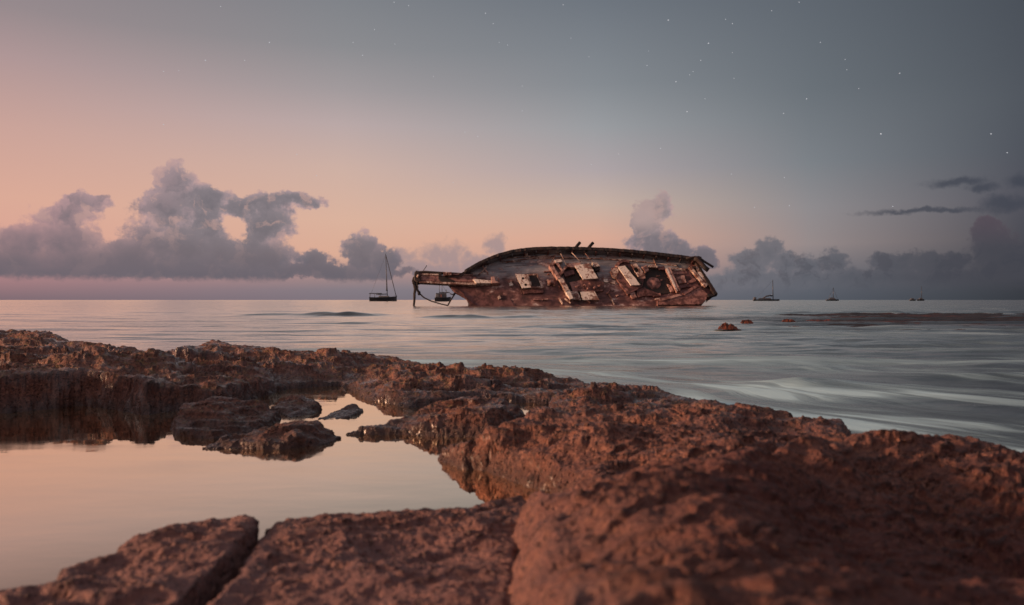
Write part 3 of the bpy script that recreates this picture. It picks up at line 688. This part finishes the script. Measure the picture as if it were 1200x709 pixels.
# upper bulwark: inner planking, frames and cap rail
inn = []
for w in (0.0, .35, .75, BUL): inn.append(np.stack([ux, bu*(1+.03*w/BUL)-.14, np.full_like(ux, w)], -1))
Vi = np.stack(inn, 1); Vi += (.025*fbm(Vi[..., 0], Vi[..., 1], Vi[..., 2], 1.2, 3))[..., None]*np.array([0, 1, 0])
mesh_np('bulwark', Vi.reshape(-1, 3), grid_faces(Vi.shape[0], 4), M_BLUE, ship)
def rail(name, idx, off, w0, w1, th_, m, jag=0.):
    bm = bmesh.new(); prev = None
    for i in idx:
        q = bu[i]*1.03+off
        jz = jag*float(noise3(np.array([us[i]*.31]), np.array([.5]), np.array([2.2]))[0])
        ring = [bm.verts.new((ux[i], q-th_, w0)), bm.verts.new((ux[i], q+th_, w0)), bm.verts.new((ux[i], q+th_, w1+jz)), bm.verts.new((ux[i], q-th_, w1+jz))]
        if prev:
            for k in range(4): bm.faces.new((prev[k], prev[(k+1) % 4], ring[(k+1) % 4], ring[k]))
        else: bm.faces.new(ring)
        prev = ring
    bm.faces.new(prev[::-1]); return from_bm(name, bm, m, ship)
rail('cap_rail', range(14, len(us)), -.06, BUL, BUL+.12, .2, M_DARK, .08)
rail('waterway_plank', range(40, len(us)-10, 2), -.85, .10, .24, .05, M_CREAMR, .05)
for i in range(30, len(us)-2, 7):
    bm = bmesh.new(); bmesh.ops.create_cube(bm, size=1, matrix=Matrix.Translation((ux[i], bu[i]-.22, .52)) @ Matrix.Diagonal((.16, .18, 1.04, 1)))
    from_bm('bulwark_frame', bm, M_RUST if i % 2 else M_BLUE, ship)
for px in (622.5, 633.5, 641, 644.5, 660, 702, 709, 715): # stubs of stanchions left along the rail
    y = 328-interp(rimU, px)
    tube('stanchion_stub', [Sp(px, y+1, BUL), Sp(px+random.uniform(-.6, .9), y-random.uniform(1.2, 2.2), BUL+.05)], .06, M_DARK, seg=6)
for (a, b_) in (([(180,132),(231,72)]), ([(268,132),(321,74)])):
    p, q = c2([a, b_]); tube('davit_post', [Sp(*p, .9), Sp(*q, .9)], .19, M_DARK, seg=8)
for a, b_ in (((170,142),(240,220)),((262,148),(312,212)),((95,150),(135,235)),((60,160),(20,240))):
    p, q = c2([a, b_]); tube('stay_wire', [Sp(*p, .9), Sp(*q, .9)], .045, M_CREAMR, seg=5)
# beakhead under the bowsprit: the clipper stem
stemp = c1([(330,398),(480,372),(620,380),(760,440),(840,575),(500,575),(495,548),(470,505),(430,482),(380,455)])
panel('stem', stemp, -.55, .22, M_RUST, bevel=.05)
panel('stem_foot', c1([(486,540),(600,546),(760,552),(760,580),(486,580)]), -.9, .0, M_DARK)
# bowsprit: a broad timber with rails above and below
bow = empty('bowsprit'); bow.parent = ship
bow.location = (0, 0, 0)
panel('boom', c1([(105,330),(380,330),(545,338),(545,385),(380,385),(105,378)]), .15, .75, M_RUSTL, bow, .12)
panel('rail', c1([(85,300),(160,297),(520,318),(520,328),(160,312),(85,316)]), .25, .7, M_DARK, bow, .04)
panel('rail', c1([(120,318),(265,322),(265,333),(120,331)]), .3, .82, M_CREAMR, bow, .02)
panel('rail', c1([(120,376),(390,386),(545,388),(545,404),(390,402),(120,388)]), .3, .85, M_CREAMR, bow, .02)
panel('rail', c1([(365,318),(520,326),(520,333),(365,331)]), .3, .72, M_PINK, bow, .02)
for x0, x1 in ((262,285),(300,330),(335,360)):
    panel('clamp', c1([(x0,308),(x1,308),(x1,338),(x0,338)]), .3, .9, M_DARK if x0 < 290 else M_CREAMR, bow, .02)
panel('strap', c1([(262,338),(300,338),(380,372),(390,386),(290,386),(262,360)]), .3, .80, M_DARK, bow, .02)
panel('end_cap', c1([(83,302),(108,298),(130,318),(128,352),(140,376),(110,388),(84,372),(80,340)]), .05, .9, M_DARK, bow, .1)
tube('roller', [Sp(*c1([(112,340)])[0], .8), Sp(*c1([(112,340)])[0], 1.05)], .2, M_CREAMR, bow)
tube('antenna', [Sp(*c1([(146,296)])[0], .5), Sp(*c1([(170,258)])[0], .5)], .04, M_DARK, bow, 6)
panel('heel_block', c1([(520,362),(545,360),(655,372),(655,392),(545,392)]), .2, 1.0, M_CREAM, bow, .03)
panel('heel_block', c1([(655,345),(680,342),(690,372),(720,388),(690,392),(658,392)]), .2, 1.1, M_PINK, bow, .05)
# chain and ropes hanging from the bowsprit end
ch = c1([(84,350),(76,375),(86,405),(92,440),(88,470),(90,520),(88,563)])
tube('anchor_chain', [Sp(*p, .5) for p in ch], .24, M_ROPE, seg=8, r1=.12)
ch = c1([(84,380),(102,420),(122,466),(160,500),(215,526),(280,545),(338,558)])
tube('bobstay_chain', [Sp(*p, .5) for p in ch], .11, M_ROPE, seg=8, r1=.07)
tube('bobstay_chain', [Sp(*p, .45) for p in c1([(338,558),(358,520),(392,465)])], .09, M_ROPE, seg=8)
for q in ([(90,352),(70,368),(72,392),(88,410)], [(100,384),(112,420),(108,452),(126,470)], [(92,300),(130,312),(180,306),(262,330)], [(88,408),(100,436),(92,470),(96,500)], [(392,465),(372,478),(352,470)]):
    tube('hanging_rope', [Sp(*p, .62) for p in c1(q)], .075, M_ROPE, seg=6)
for p in ((88,400),(122,466),(94,432)):
    q = Sp(*c1([p])[0], .5); bm = bmesh.new(); bmesh.ops.create_icosphere(bm, subdivisions=2, radius=.28, matrix=Matrix.Translation(q) @ Matrix.Diagonal((.7, 1.1, .7, 1)))
    from_bm('shackle', bm, M_ROPE, ship, smooth=True)
# foredeck: streaked planks, bitts, hatch house
tube('deck_beam', [Sp(*p, .35) for p in c1([(590,262),(632,318)])], .10, M_PINK, seg=6)
tube('deck_beam', [Sp(*p, .35) for p in c1([(560,330),(620,268)])], .07, M_CREAMR, seg=6)
panel('mooring_bitt', c1([(655,340),(682,338),(688,368),(660,372)]), .1, .7, M_PINK)
panel('mooring_bitt', c1([(782,378),(806,372),(822,406),(796,412)]), .1, .7, M_CREAM)
panel('mooring_bitt', c1([(905,160),(932,155),(934,176),(908,180)]), .3, .8, M_CREAM)
panel('mooring_bitt', c1([(706,492),(722,478),(730,506),(712,512)]), .1, .5, M_CREAMR)
panel('mooring_bitt', c1([(1148,148),(1166,146),(1168,158),(1150,160)]), .3, .8, M_CREAM)
hh = empty('hatch_house'); hh.parent = ship
panel('wall', c1([(845,325),(1000,322),(1046,428),(885,432)]), 0., .85, M_DARK, hh)  # dark face painting in the shade of the hatch opening
panel('side_wall', c1([(880,432),(1046,428),(1046,462),(900,470)]), 0., .6, M_RUST, hh)
bm = bmesh.new()
def holed_panel(name, pts, holes, w0, w1, m, parent):
    # a quad plate with round holes: built as ring faces around each hole
    bm = bmesh.new()
    a, b_, c_, d_ = [Vector((*p, 0)) for p in pts]
    n = len(holes); seg = 20
    rows = [(i/n, (i+1)/n) for i in range(n)]
    for (v0, v1), (hx, hy, hr) in zip(rows, holes):
        L0, R0, L1, R1 = a.lerp(d_, v0), b_.lerp(c_, v0), a.lerp(d_, v1), b_.lerp(c_, v1)
        outer = []
        per = [L0, R0, R1, L1]
        for k in range(4):
            for t in range(seg//4): outer.append(per[k].lerp(per[(k+1) % 4], t/(seg/4)))
        angs = [math.atan2(p.y-hy, p.x-hx) for p in outer]
        for lev in (0, 1):
            w = w1 if lev else w0
            O = [bm.verts.new(Sp(p.x, p.y, w1)-Vector((0, 0, w1-w))) for p in outer]
            I = [bm.verts.new(Sp(hx+hr*math.cos(t), hy+hr*math.sin(t), w1)-Vector((0, 0, w1-w))) for t in angs]
            for k in range(seg): bm.faces.new((O[k], O[(k+1) % seg], I[(k+1) % seg], I[k]))
            if lev:
                for k in range(seg):
                    bm.faces.new((O[k], O[(k+1) % seg], pO[(k+1) % seg], pO[k])); bm.faces.new((I[k], I[(k+1) % seg], pI[(k+1) % seg], pI[k]))
            pO, pI = O, I
    return from_bm(name, bm, m, parent)
bm.free()
q = c1([(836,325),(922,325),(952,424),(888,430)])
h1 = (*c1([(894,356)])[0], 1.6); h2 = (*c1([(914,404)])[0], 1.7)
holed_panel('roof_panel', q, [h1, h2], .86, 1.0, M_CREAM, hh)
for seg_ in ([(922,325),(1000,320),(1004,332),(926,336)], [(990,322),(1004,320),(1048,420),(1034,424)], [(952,416),(1046,414),(1048,428),(955,432)], [(922,330),(936,330),(964,420),(950,424)]):
    panel('hatch_frame', c1(seg_), .6, 1.0, M_CREAMR, hh)
# windlass
wl = empty('windlass'); wl.parent = ship
tube('drum', [Sp(*p, .5) for p in c1([(1078,388),(1122,384)])], .30, M_PINK, wl, 12)
panel('bracket', c1([(1072,362),(1086,360),(1094,408),(1080,412)]), .1, .8, M_CREAMR, wl)
panel('bracket', c1([(1110,364),(1124,362),(1132,406),(1118,410)]), .1, .8, M_CREAMR, wl)
# main deckhouse, its shell broken open
dh = empty('deckhouse'); dh.parent = ship
def beam2(name, quad, w0, w1, m, par): return panel(name, c2(quad), w0, w1, m, par)
beam2('cavity_shade_slab', [(100,250),(330,230),(370,380),(330,400),(190,440),(140,380)], .02, .35, M_DARK, dh)  # dark slab standing in for shade inside the broken house
beam2('corner_post', [(12,234),(36,222),(92,318),(70,326)], .2, 1.5, M_PINK, dh)
beam2('corner_post', [(74,322),(100,314),(150,398),(120,412)], .2, 1.4, M_CREAMR, dh)
beam2('corner_post', [(120,408),(150,398),(172,458),(150,464)], .2, 1.3, M_CREAM, dh)
beam2('roof_beam', [(14,230),(72,188),(84,196),(30,240)], .2, 1.5, M_PINK, dh)
beam2('roof_beam', [(50,196),(100,186),(106,206),(60,214)], .2, 1.6, M_CREAM, dh)
beam2('roof_beam', [(58,210),(72,206),(112,268),(100,276)], .3, 1.5, M_PINK, dh)
beam2('roof_beam', [(70,302),(124,236),(136,244),(84,312)], .3, 1.45, M_PINK, dh)
beam2('wall_plate', [(132,216),(228,212),(232,242),(140,246)], .3, 1.2, M_PINK, dh)
beam2('wall_plate', [(112,278),(180,262),(190,290),(124,310)], .3, .9, M_RUST, dh)
beam2('roof_panel', [(188,236),(285,215),(346,322),(242,329)], 1.0, 1.35, M_CREAM, dh)
beam2('wall', [(228,330),(345,324),(386,352),(380,400),(250,402)], .1, .8, M_RUST, dh)
beam2('wall', [(150,350),(232,332),(250,402),(176,412)], .1, .7, M_RUSTL, dh)
beam2('wall_panel', [(152,410),(205,408),(226,466),(168,463)], .4, .9, M_CREAMR, dh)
beam2('wall_panel', [(220,413),(320,410),(348,469),(238,466)], .4, .95, M_CREAM, dh)
beam2('sill', [(228,402),(372,392),(376,408),(232,416)], .4, .8, M_RUSTL, dh)
for (x, y, s_) in ((255,372,15),(290,360,12),(320,385,14),(275,395,11),(352,372,12),(200,380,13)):
    p = Sp(*c2([(x, y)])[0], .8); bm = bmesh.new()
    bmesh.ops.create_icosphere(bm, subdivisions=2, radius=s_/5.714*PXM, matrix=Matrix.Translation(p) @ Matrix.Diagonal((1, .7, .5, 1)))
    for v in bm.verts: v.co += Vector((random.gauss(0, .05), random.gauss(0, .05), random.gauss(0, .03)))
    from_bm('rust_debris', bm, M_RUSTL, dh)
vb = empty('vent_box'); vb.parent = ship
beam2('housing', [(308,212),(346,212),(362,238),(322,244)], .3, 1.1, M_CREAM, vb)
beam2('side', [(320,246),(362,240),(360,266),(330,270)], .2, .8, M_DARK, vb)
beam2('deck_fitting', [(374,314),(408,318),(416,346),(386,346)], .2, .7, M_CREAM, ship)
beam2('deck_fitting', [(424,336),(464,334),(460,360),(428,354)], .2, .6, M_CREAMR, ship)
# after deckhouse
ah = empty('after_deckhouse'); ah.parent = ship
beam2('wall', [(440,250),(560,205),(660,310),(640,380),(560,420),(470,330)], .02, .9, M_RUST, ah)
beam2('wall_panel', [(428,276),(470,242),(486,262),(470,322),(440,306)], .4, 1.15, M_CREAMR, ah)
beam2('roof_panel', [(480,240),(531,234),(626,365),(562,369)], 1.0, 1.4, M_CREAM, ah)
beam2('roof_edge', [(533,236),(546,232),(640,352),(630,362)], .8, 1.3, M_DARK, ah)
beam2('roof_beam', [(484,206),(520,190),(564,198),(560,214),(520,208),(492,226)], .4, 1.5, M_RUST, ah)
beam2('roof_beam', [(464,230),(486,206),(496,226),(478,244)], .4, 1.4, M_PINK, ah)
q = c2([(568,226),(606,221),(662,304),(612,311)])
holed_panel('port_panel', q, [(*c2([(601,264)])[0], 3.1)], 1.05, 1.2, M_CREAMR, ah)
beam2('port_shade_plate', [(575,232),(604,228),(655,300),(614,305)], .9, 1.0, M_DARK, ah)  # dark plate painting in the shade behind the port hole
beam2('roof_edge', [(612,312),(664,305),(664,322),(618,326)], .6, 1.1, M_PINK, ah)
beam2('wall', [(470,330),(520,345),(560,420),(540,432)], .2, .9, M_RUSTL, ah)
beam2('wall', [(540,400),(585,405),(600,450),(570,460)], .1, .7, M_PINK, ah)
# cockpit well
ck = empty('cockpit'); ck.parent = ship
beam2('well_shade_slab', [(664,262),(800,255),(868,412),(800,425),(690,430),(640,380),(664,320)], .10, .45, M_DARK, ck)  # dark slab standing in for the shade down in the well
beam2('coaming', [(644,240),(680,229),(692,264),(666,281)], .3, 1.2, M_PINK, ck)
beam2('coaming', [(690,232),(752,232),(752,247),(692,246)], .3, 1.2, M_CREAMR, ck)
beam2('coaming', [(752,240),(800,236),(806,262),(764,262)], .3, 1.0, M_RUST, ck)
beam2('coaming', [(804,257),(836,244),(892,404),(868,412)], .4, 1.3, M_PINK, ck)
beam2('coaming_edge', [(806,254),(818,249),(874,408),(864,412)], 1.31, 1.36, M_CREAM, ck)
p = Sp(*c2([(722, 358)])[0], .12); bm = bmesh.new()
bmesh.ops.create_uvsphere(bm, u_segments=20, v_segments=12, radius=1, matrix=Matrix.Translation(p) @ Matrix.Diagonal((.92, .85, .42, 1)))
for v in bm.verts: v.co += Vector((0, 0, .05))*math.sin(v.co.x*7)*math.cos(v.co.y*5)
from_bm('tank', bm, M_RUSTL, ck, smooth=True)
for quad, m in (([(660,390),(740,420),(760,440),(640,440)], M_RUST), ([(600,400),(660,380),(680,430),(610,450)], M_RUST), ([(810,360),(840,372),(855,410),(830,414)], M_PINK), ([(700,425),(760,420),(764,436),(712,444)], M_RUSTL)):
    beam2('broken_plate', quad, .2, .7, m, ck)
# stern: quarterdeck, low quarter, taffrail, davits
st = empty('stern'); st.parent = ship
beam2('quarterdeck', [(836,250),(965,252),(1012,372),(915,385),(890,400)], .15, .7, M_RUST, st)
beam2('deck_plank', [(840,248),(940,252),(948,268),(848,266)], .7, .85, M_CREAMR, st)
beam2('deck_plank', [(850,275),(950,272),(954,290),(858,292)], .7, .8, M_RUSTL, st)
beam2('deck_plank', [(832,270),(846,268),(878,345),(866,350)], .7, .95, M_CREAMR, st)
beam2('deck_plank', [(872,310),(930,300),(940,350),(890,360)], .7, 1.0, M_PINK, st)
beam2('deck_plank', [(940,345),(1000,318),(1008,340),(950,362)], .7, .9, M_RUSTL, st)
beam2('quarter', [(735,468),(880,430),(1012,368),(1082,432),(1064,462),(1030,496),(735,500)], -.5, .75, M_RUSTL, st)
beam2('quarter_rail', [(735,466),(880,428),(905,436),(760,476)], .75, .95, M_PINK, st)
beam2('quarter_rail', [(905,420),(1012,362),(1024,376),(920,434)], .75, 1.0, M_RUSTL, st)
beam2('transom', [(966,246),(1010,200),(1136,426),(1070,476),(1076,430),(1010,366)], -.6, .25, M_RUST, st)
beam2('transom_frame', [(964,246),(984,240),(1076,372),(1060,382)], .25, 1.25, M_CREAMR, st)
beam2('transom_frame', [(1000,232),(1016,226),(1082,362),(1070,374)], .25, 1.15, M_CREAMR, st)
beam2('transom_frame', [(1020,282),(1044,276),(1066,312),(1040,316)], .25, 1.2, M_CREAM, st)
beam2('taffrail', [(1006,202),(1020,196),(1140,424),(1118,432)], .25, 1.3, M_DARK, st)
beam2('taffrail', [(1070,430),(1136,420),(1142,430),(1080,448)], .1, 1.0, M_DARK, st)
beam2('brace', [(984,242),(1004,236),(1012,250),(992,256)], .3, 1.3, M_DARK, st)
for a in ([(945,186),(985,180),(1010,176),(1036,182),(1068,208),(1124,246)], [(1000,186),(1022,194),(1046,222),(1066,250),(1088,268)]):
    tube('davit', [Sp(*p, 1.2) for p in c2(a)], .15 if len(a) > 5 else .3, M_DARK, st, 8)
tube('davit', [Sp(*p, 1.1) for p in c2([(1012,178),(1030,172),(1052,180)])], .09, M_DARK, st, 8)
beam2('shroud_plate', [(410,424),(418,420),(452,494),(444,498)], .2, .4, M_CREAMR, ship)

rd = random.Random(5)
for i in range(46):                                      # broken timber and fittings strewn over the deck
    x = rd.uniform(575, 800); y = rd.uniform(300, 352); L = rd.uniform(2, 9); a = rd.choice([1.1, 1.25, .1, -.1, .5, 2.4])+rd.gauss(0, .15)
    boxbeam('debris_plank', (x, y), (x+L*math.cos(a), y+L*math.sin(a)), rd.uniform(.6, 1.5), .12, rd.uniform(.3, .75), rd.choice([M_PINK, M_RUSTL, M_CREAMR, M_DARK, M_RUST, M_CREAM, M_RUSTL]))
for i in range(9):
    x = rd.uniform(575, 640); L = rd.uniform(12, 40); y = 328-np.interp(x+L/2, [575, 600, 650], [18, 24, 29])+rd.uniform(-3, 9)
    boxbeam('sprung_plank', (x, y), (x+L, y-rd.uniform(0, 3.)), rd.uniform(.5, 1.), .16, rd.uniform(.22, .36), rd.choice([M_CREAMR, M_BLUE, M_PINK]))

# ------------------------------------------------------------------ sailing boats at anchor far out
M_BHULL = simple('dark_boat_hull', (.085, .09, .105), .4, .3, 2); M_BSUP = simple('grey_cabin', (.24, .25, .27), .5, .3, 2)
M_MAST = simple('mast_alloy', (.05, .048, .052), .4, .3, 2); M_BCAN = simple('canvas_cover', (.05, .05, .06), .8, .3, 2)
def boat_hull(name, L, B, Hh, parent, m, x0=0., y0=0., sheer=.25):
    n, k = 18, 7; bm = bmesh.new(); rows = []
    for i in range(n):
        t = i/(n-1); half = B/2*(1-max(0, (t-.45)/.55)**2.2)*(.82+.18*min(1, t/.3)); top = Hh*(1+sheer*(t-.3)**2*2)
        row = []
        for j in range(k):
            s = j/(k-1)*2-1
            row.append(bm.verts.new((x0-L/2+L*t+(.06*L*(1-abs(s)) if False else 0), y0+s*half, top*abs(s)**.8-.35*(1-abs(s))-.05)))
        rows.append(row)
    for a, b_ in zip(rows, rows[1:]):
        for j in range(k-1): bm.faces.new((a[j], a[j+1], b_[j+1], b_[j]))
        bm.faces.new((a[0], b_[0], b_[-1], a[-1]))
    bm.faces.new(rows[0])
    return from_bm(name, bm, m, parent)
def bx(name, parent, m, c_, s_, taper=1., bevel=.05):
    bm = bmesh.new(); bmesh.ops.create_cube(bm, size=1)
    for v in bm.verts:
        k = taper if v.co.z > 0 else 1
        v.co = Vector((c_[0]+v.co.x*s_[0]*k, c_[1]+v.co.y*s_[1]*k, c_[2]+v.co.z*s_[2]))
    return from_bm(name, bm, m, parent, bevel=bevel)
def boat(name, px, d, label, cat, yaw=0.):
    e = empty(name, (d*(px-600)/F, d, 0)); e.rotation_euler = (0, 0, yaw); e.name = name
    return tag(e, label, cat)
def unit(d): return d/F                                     # metres per photo pixel at that distance
# near sloop left of the wreck
d = 420; u = unit(d); b = boat('sailboat', 449, d, 'tall masted sloop at anchor left of the wreck, awning over its stern', 'sailboat')
boat_hull('hull', 32*u, 8*u, 4.8*u, b, M_BHULL)
bx('cabin', b, M_BSUP, (1*u, 0, 5.6*u), (13*u, 4*u, 1.8*u), .85)
bx('awning', b, M_BCAN, (-9*u, 0, 9.2*u), (15*u, 6*u, .9*u), .9)
for x in (-15.5, -10, -3): tube('awning_pole', [(x*u, 0, 4.5*u), (x*u, 0, 9.2*u)], .25*u, M_MAST, b, 6)
tube('mast', [(5*u, 0, 4*u), (3.*u, 0, 56*u)], .50*u, M_MAST, b, 8, .32*u)
tube('boom', [(4.8*u, 0, 8.5*u), (-8*u, 0, 8.*u)], .5*u, M_MAST, b, 8)
tube('furled_sail', [(4.4*u, 0, 12*u), (4.3*u, 0, 16*u), (3.9*u, 0, 26*u)], .95*u, M_BCAN, b, 8, .4*u)
tube('forestay', [(3.2*u, 0, 54*u), (15.5*u, 0, 5*u)], .42*u, M_BCAN, b, 6)
tube('backstay', [(3.1*u, 0, 55*u), (-15.5*u, 0, 5*u)], .10*u, M_MAST, b, 5)
tube('pulpit', [(13*u, 0, 4.8*u), (13.5*u, 0, 7*u), (16*u, 0, 7*u), (16*u, 0, 5*u)], .15*u, M_MAST, b, 5)
# motor sailer seen between bowsprit and stem
d = 380; u = unit(d); b = boat('motor_yacht', 519, d, 'dark stubby yacht with upper deck seen under the bowsprit of the wreck', 'boat')
boat_hull('hull', 19*u, 8*u, 4.5*u, b, M_BHULL)
bx('cabin', b, M_BHULL, (-2*u, 0, 7*u), (13*u, 6*u, 5.5*u), .9)
bx('window', b, M_BSUP, (-6.3*u, -3.1*u, 7*u), (3*u, .4*u, 3*u), 1., 0)
bx('window', b, M_RUSTL, (-2*u, -3.05*u, 6.5*u), (2.2*u, .4*u, 3*u), 1., 0)
bx('upper_deck', b, M_BCAN, (2*u, 0, 10.5*u), (12*u, 6*u, 1*u), .95)
for x in (-4, -1, 4): tube('mast', [(x*u, 0, 9*u), (x*u, 0, (22 if x < 3 else 14)*u)], .3*u, M_MAST, b, 6)
tube('shroud', [(-1*u, 0, 20*u), (4*u, 0, 11*u)], .14*u, M_MAST, b, 5)
# far boats right of the wreck
d = 560; u = unit(d); b = boat('sailboat', 898, d, 'long low sailboat right of the wreck, mast near its bow and arched canopy', 'sailboat')
boat_hull('hull', 31*u, 6*u, 1.8*u, b, M_BHULL)
bx('cabin', b, M_BHULL, (-2*u, 0, 2.6*u), (16*u, 4*u, 1.6*u), .8)
tube('canopy', [(-4*u, 0, 3.*u), (0, 0, 5.5*u), (4*u, 0, 6.3*u), (7*u, 0, 6*u)], .8*u, M_BCAN, b, 8)
bx('outboard', b, M_BHULL, (-13.5*u, 0, 3.*u), (3*u, 3*u, 3*u), .8)
tube('mast', [(8*u, 0, 1*u), (7.5*u, 0, 25*u)], .5*u, M_MAST, b, 6, .3*u)
tube('backstay', [(7.6*u, 0, 24*u), (-12*u, 0, 3*u)], .08*u, M_MAST, b, 5)
d = 620; u = unit(d); b = boat('sailboat', 975.5, d, 'small sailboat seen end on between the other far boats on the right', 'sailboat')
boat_hull('hull', 15*u, 6*u, 1.6*u, b, M_BHULL)
bx('cabin', b, M_BHULL, (-.5*u, 0, 2.6*u), (9*u, 4*u, 2.6*u), .45)
tube('mast', [(1*u, 0, 2*u), (1*u, 0, 15.5*u)], .34*u, M_MAST, b, 6, .2*u)
tube('shroud', [(1*u, 0, 15*u), (6*u, 0, 2*u)], .12*u, M_MAST, b, 5); tube('shroud', [(1*u, 0, 15*u), (-5*u, 0, 2*u)], .12*u, M_MAST, b, 5)
d = 640; u = unit(d); b = boat('motorboat', 1069.5, d, 'tiny mastless motorboat beside the rightmost sailboat', 'boat')
boat_hull('hull', 7.5*u, 4*u, 1.5*u, b, M_BHULL); bx('cabin', b, M_BHULL, (-.5*u, 0, 2.3*u), (4*u, 3*u, 1.6*u), .7)
d = 640; u = unit(d); b = boat('sailboat', 1079, d, 'tiny sailboat at the far right, next to the mastless motorboat', 'sailboat')
boat_hull('hull', 8.5*u, 4*u, 1.8*u, b, M_BHULL); bx('cabin', b, M_BHULL, (0, 0, 2.6*u), (4*u, 3*u, 1.6*u), .7)
tube('mast', [(1*u, 0, 1*u), (1*u, 0, 17*u)], .34*u, M_MAST, b, 6, .2*u)

# ------------------------------------------------------------------ stars: real points of light far out
stars = [(241,71,1.),(316,50,.9),(425,65,.7),(439,35,.5),(479,7,.7),(569,16,.9),(578,28,.6),(660,6,.8),(192,84,.5),(287,71,.4),(192,146,.6),(414,50,.5),(463,52,.4),(783,24,1.3),(830,51,1.3),
         (821,71,.8),(858,28,.8),(850,23,.5),(792,96,1.1),(808,88,.4),(805,131,1.2),(758,77,.5),(945,116,1.),(961,50,.6),(1054,86,.8),(1032,157,1.6),(1161,157,1.1),(1180,179,.8),(1006,104,.4),(918,133,.7),
         (990,70,.4),(992,82,.3),(936,3,.6),(774,174,.8),(693,193,.4),(725,181,.3),(612,130,.5),(545,155,.4),(560,160,.4),(531,214,.4),(348,181,.5),(669,45,.4),(612,101,.4),(508,90,.3),(690,67,.3),(826,116,.4),
         (860,92,.4),(904,13,.4),(1046,242,.6),(925,241,.6),(884,243,.5),(919,208,.6),(857,204,.4),(371,206,.5),(462,3,.6),(259,8,.4),(210,83,.3),(585,50,.3),(595,53,.3),(812,84,.4),(858,62,.3),(760,60,.3)]
bm = bmesh.new(); DS = 30000.
for (x, y, s_) in stars:
    dv = Vector(((x-600)/F, 1, (YH-y)/F)).normalized()
    bmesh.ops.create_icosphere(bm, subdivisions=1, radius=DS/F*(.34+.34*s_), matrix=Matrix.Translation(dv*DS+Vector((0, 0, CAMZ))))
ms, nt, b = mat('starlight'); b.inputs['Base Color'].default_value = (0, 0, 0, 1)
b.inputs['Emission Color'].default_value = (.9, .93, 1, 1); b.inputs['Emission Strength'].default_value = .55
so_ = from_bm('stars', bm, ms); tag(so_, 'faint white stars scattered over the dusk sky', 'stars', kind='stuff')

# ------------------------------------------------------------------ camera and render
cam = bpy.data.cameras.new('camera'); co = bpy.data.objects.new('camera', cam); COL.objects.link(co); S.camera = co
cam.sensor_width = 36; cam.lens = 36*F/1200; cam.clip_start = .05; cam.clip_end = 90000
co.location = (0, 0, CAMZ); co.rotation_euler = (R(90)-math.atan((354.5-YH)/F), 0, 0)
cam.dof.use_dof = True; cam.dof.focus_distance = 10.; cam.dof.aperture_fstop = 3.2
S.view_settings.view_transform = 'Standard'; S.view_settings.look = 'None'; S.view_settings.exposure = 0; S.view_settings.gamma = 1
S.cycles.use_denoising = True; S.cycles.max_bounces = 6; S.cycles.diffuse_bounces = 2; S.cycles.glossy_bounces = 3
S.cycles.sample_clamp_indirect = 4; S.cycles.caustics_reflective = False; S.cycles.caustics_refractive = False
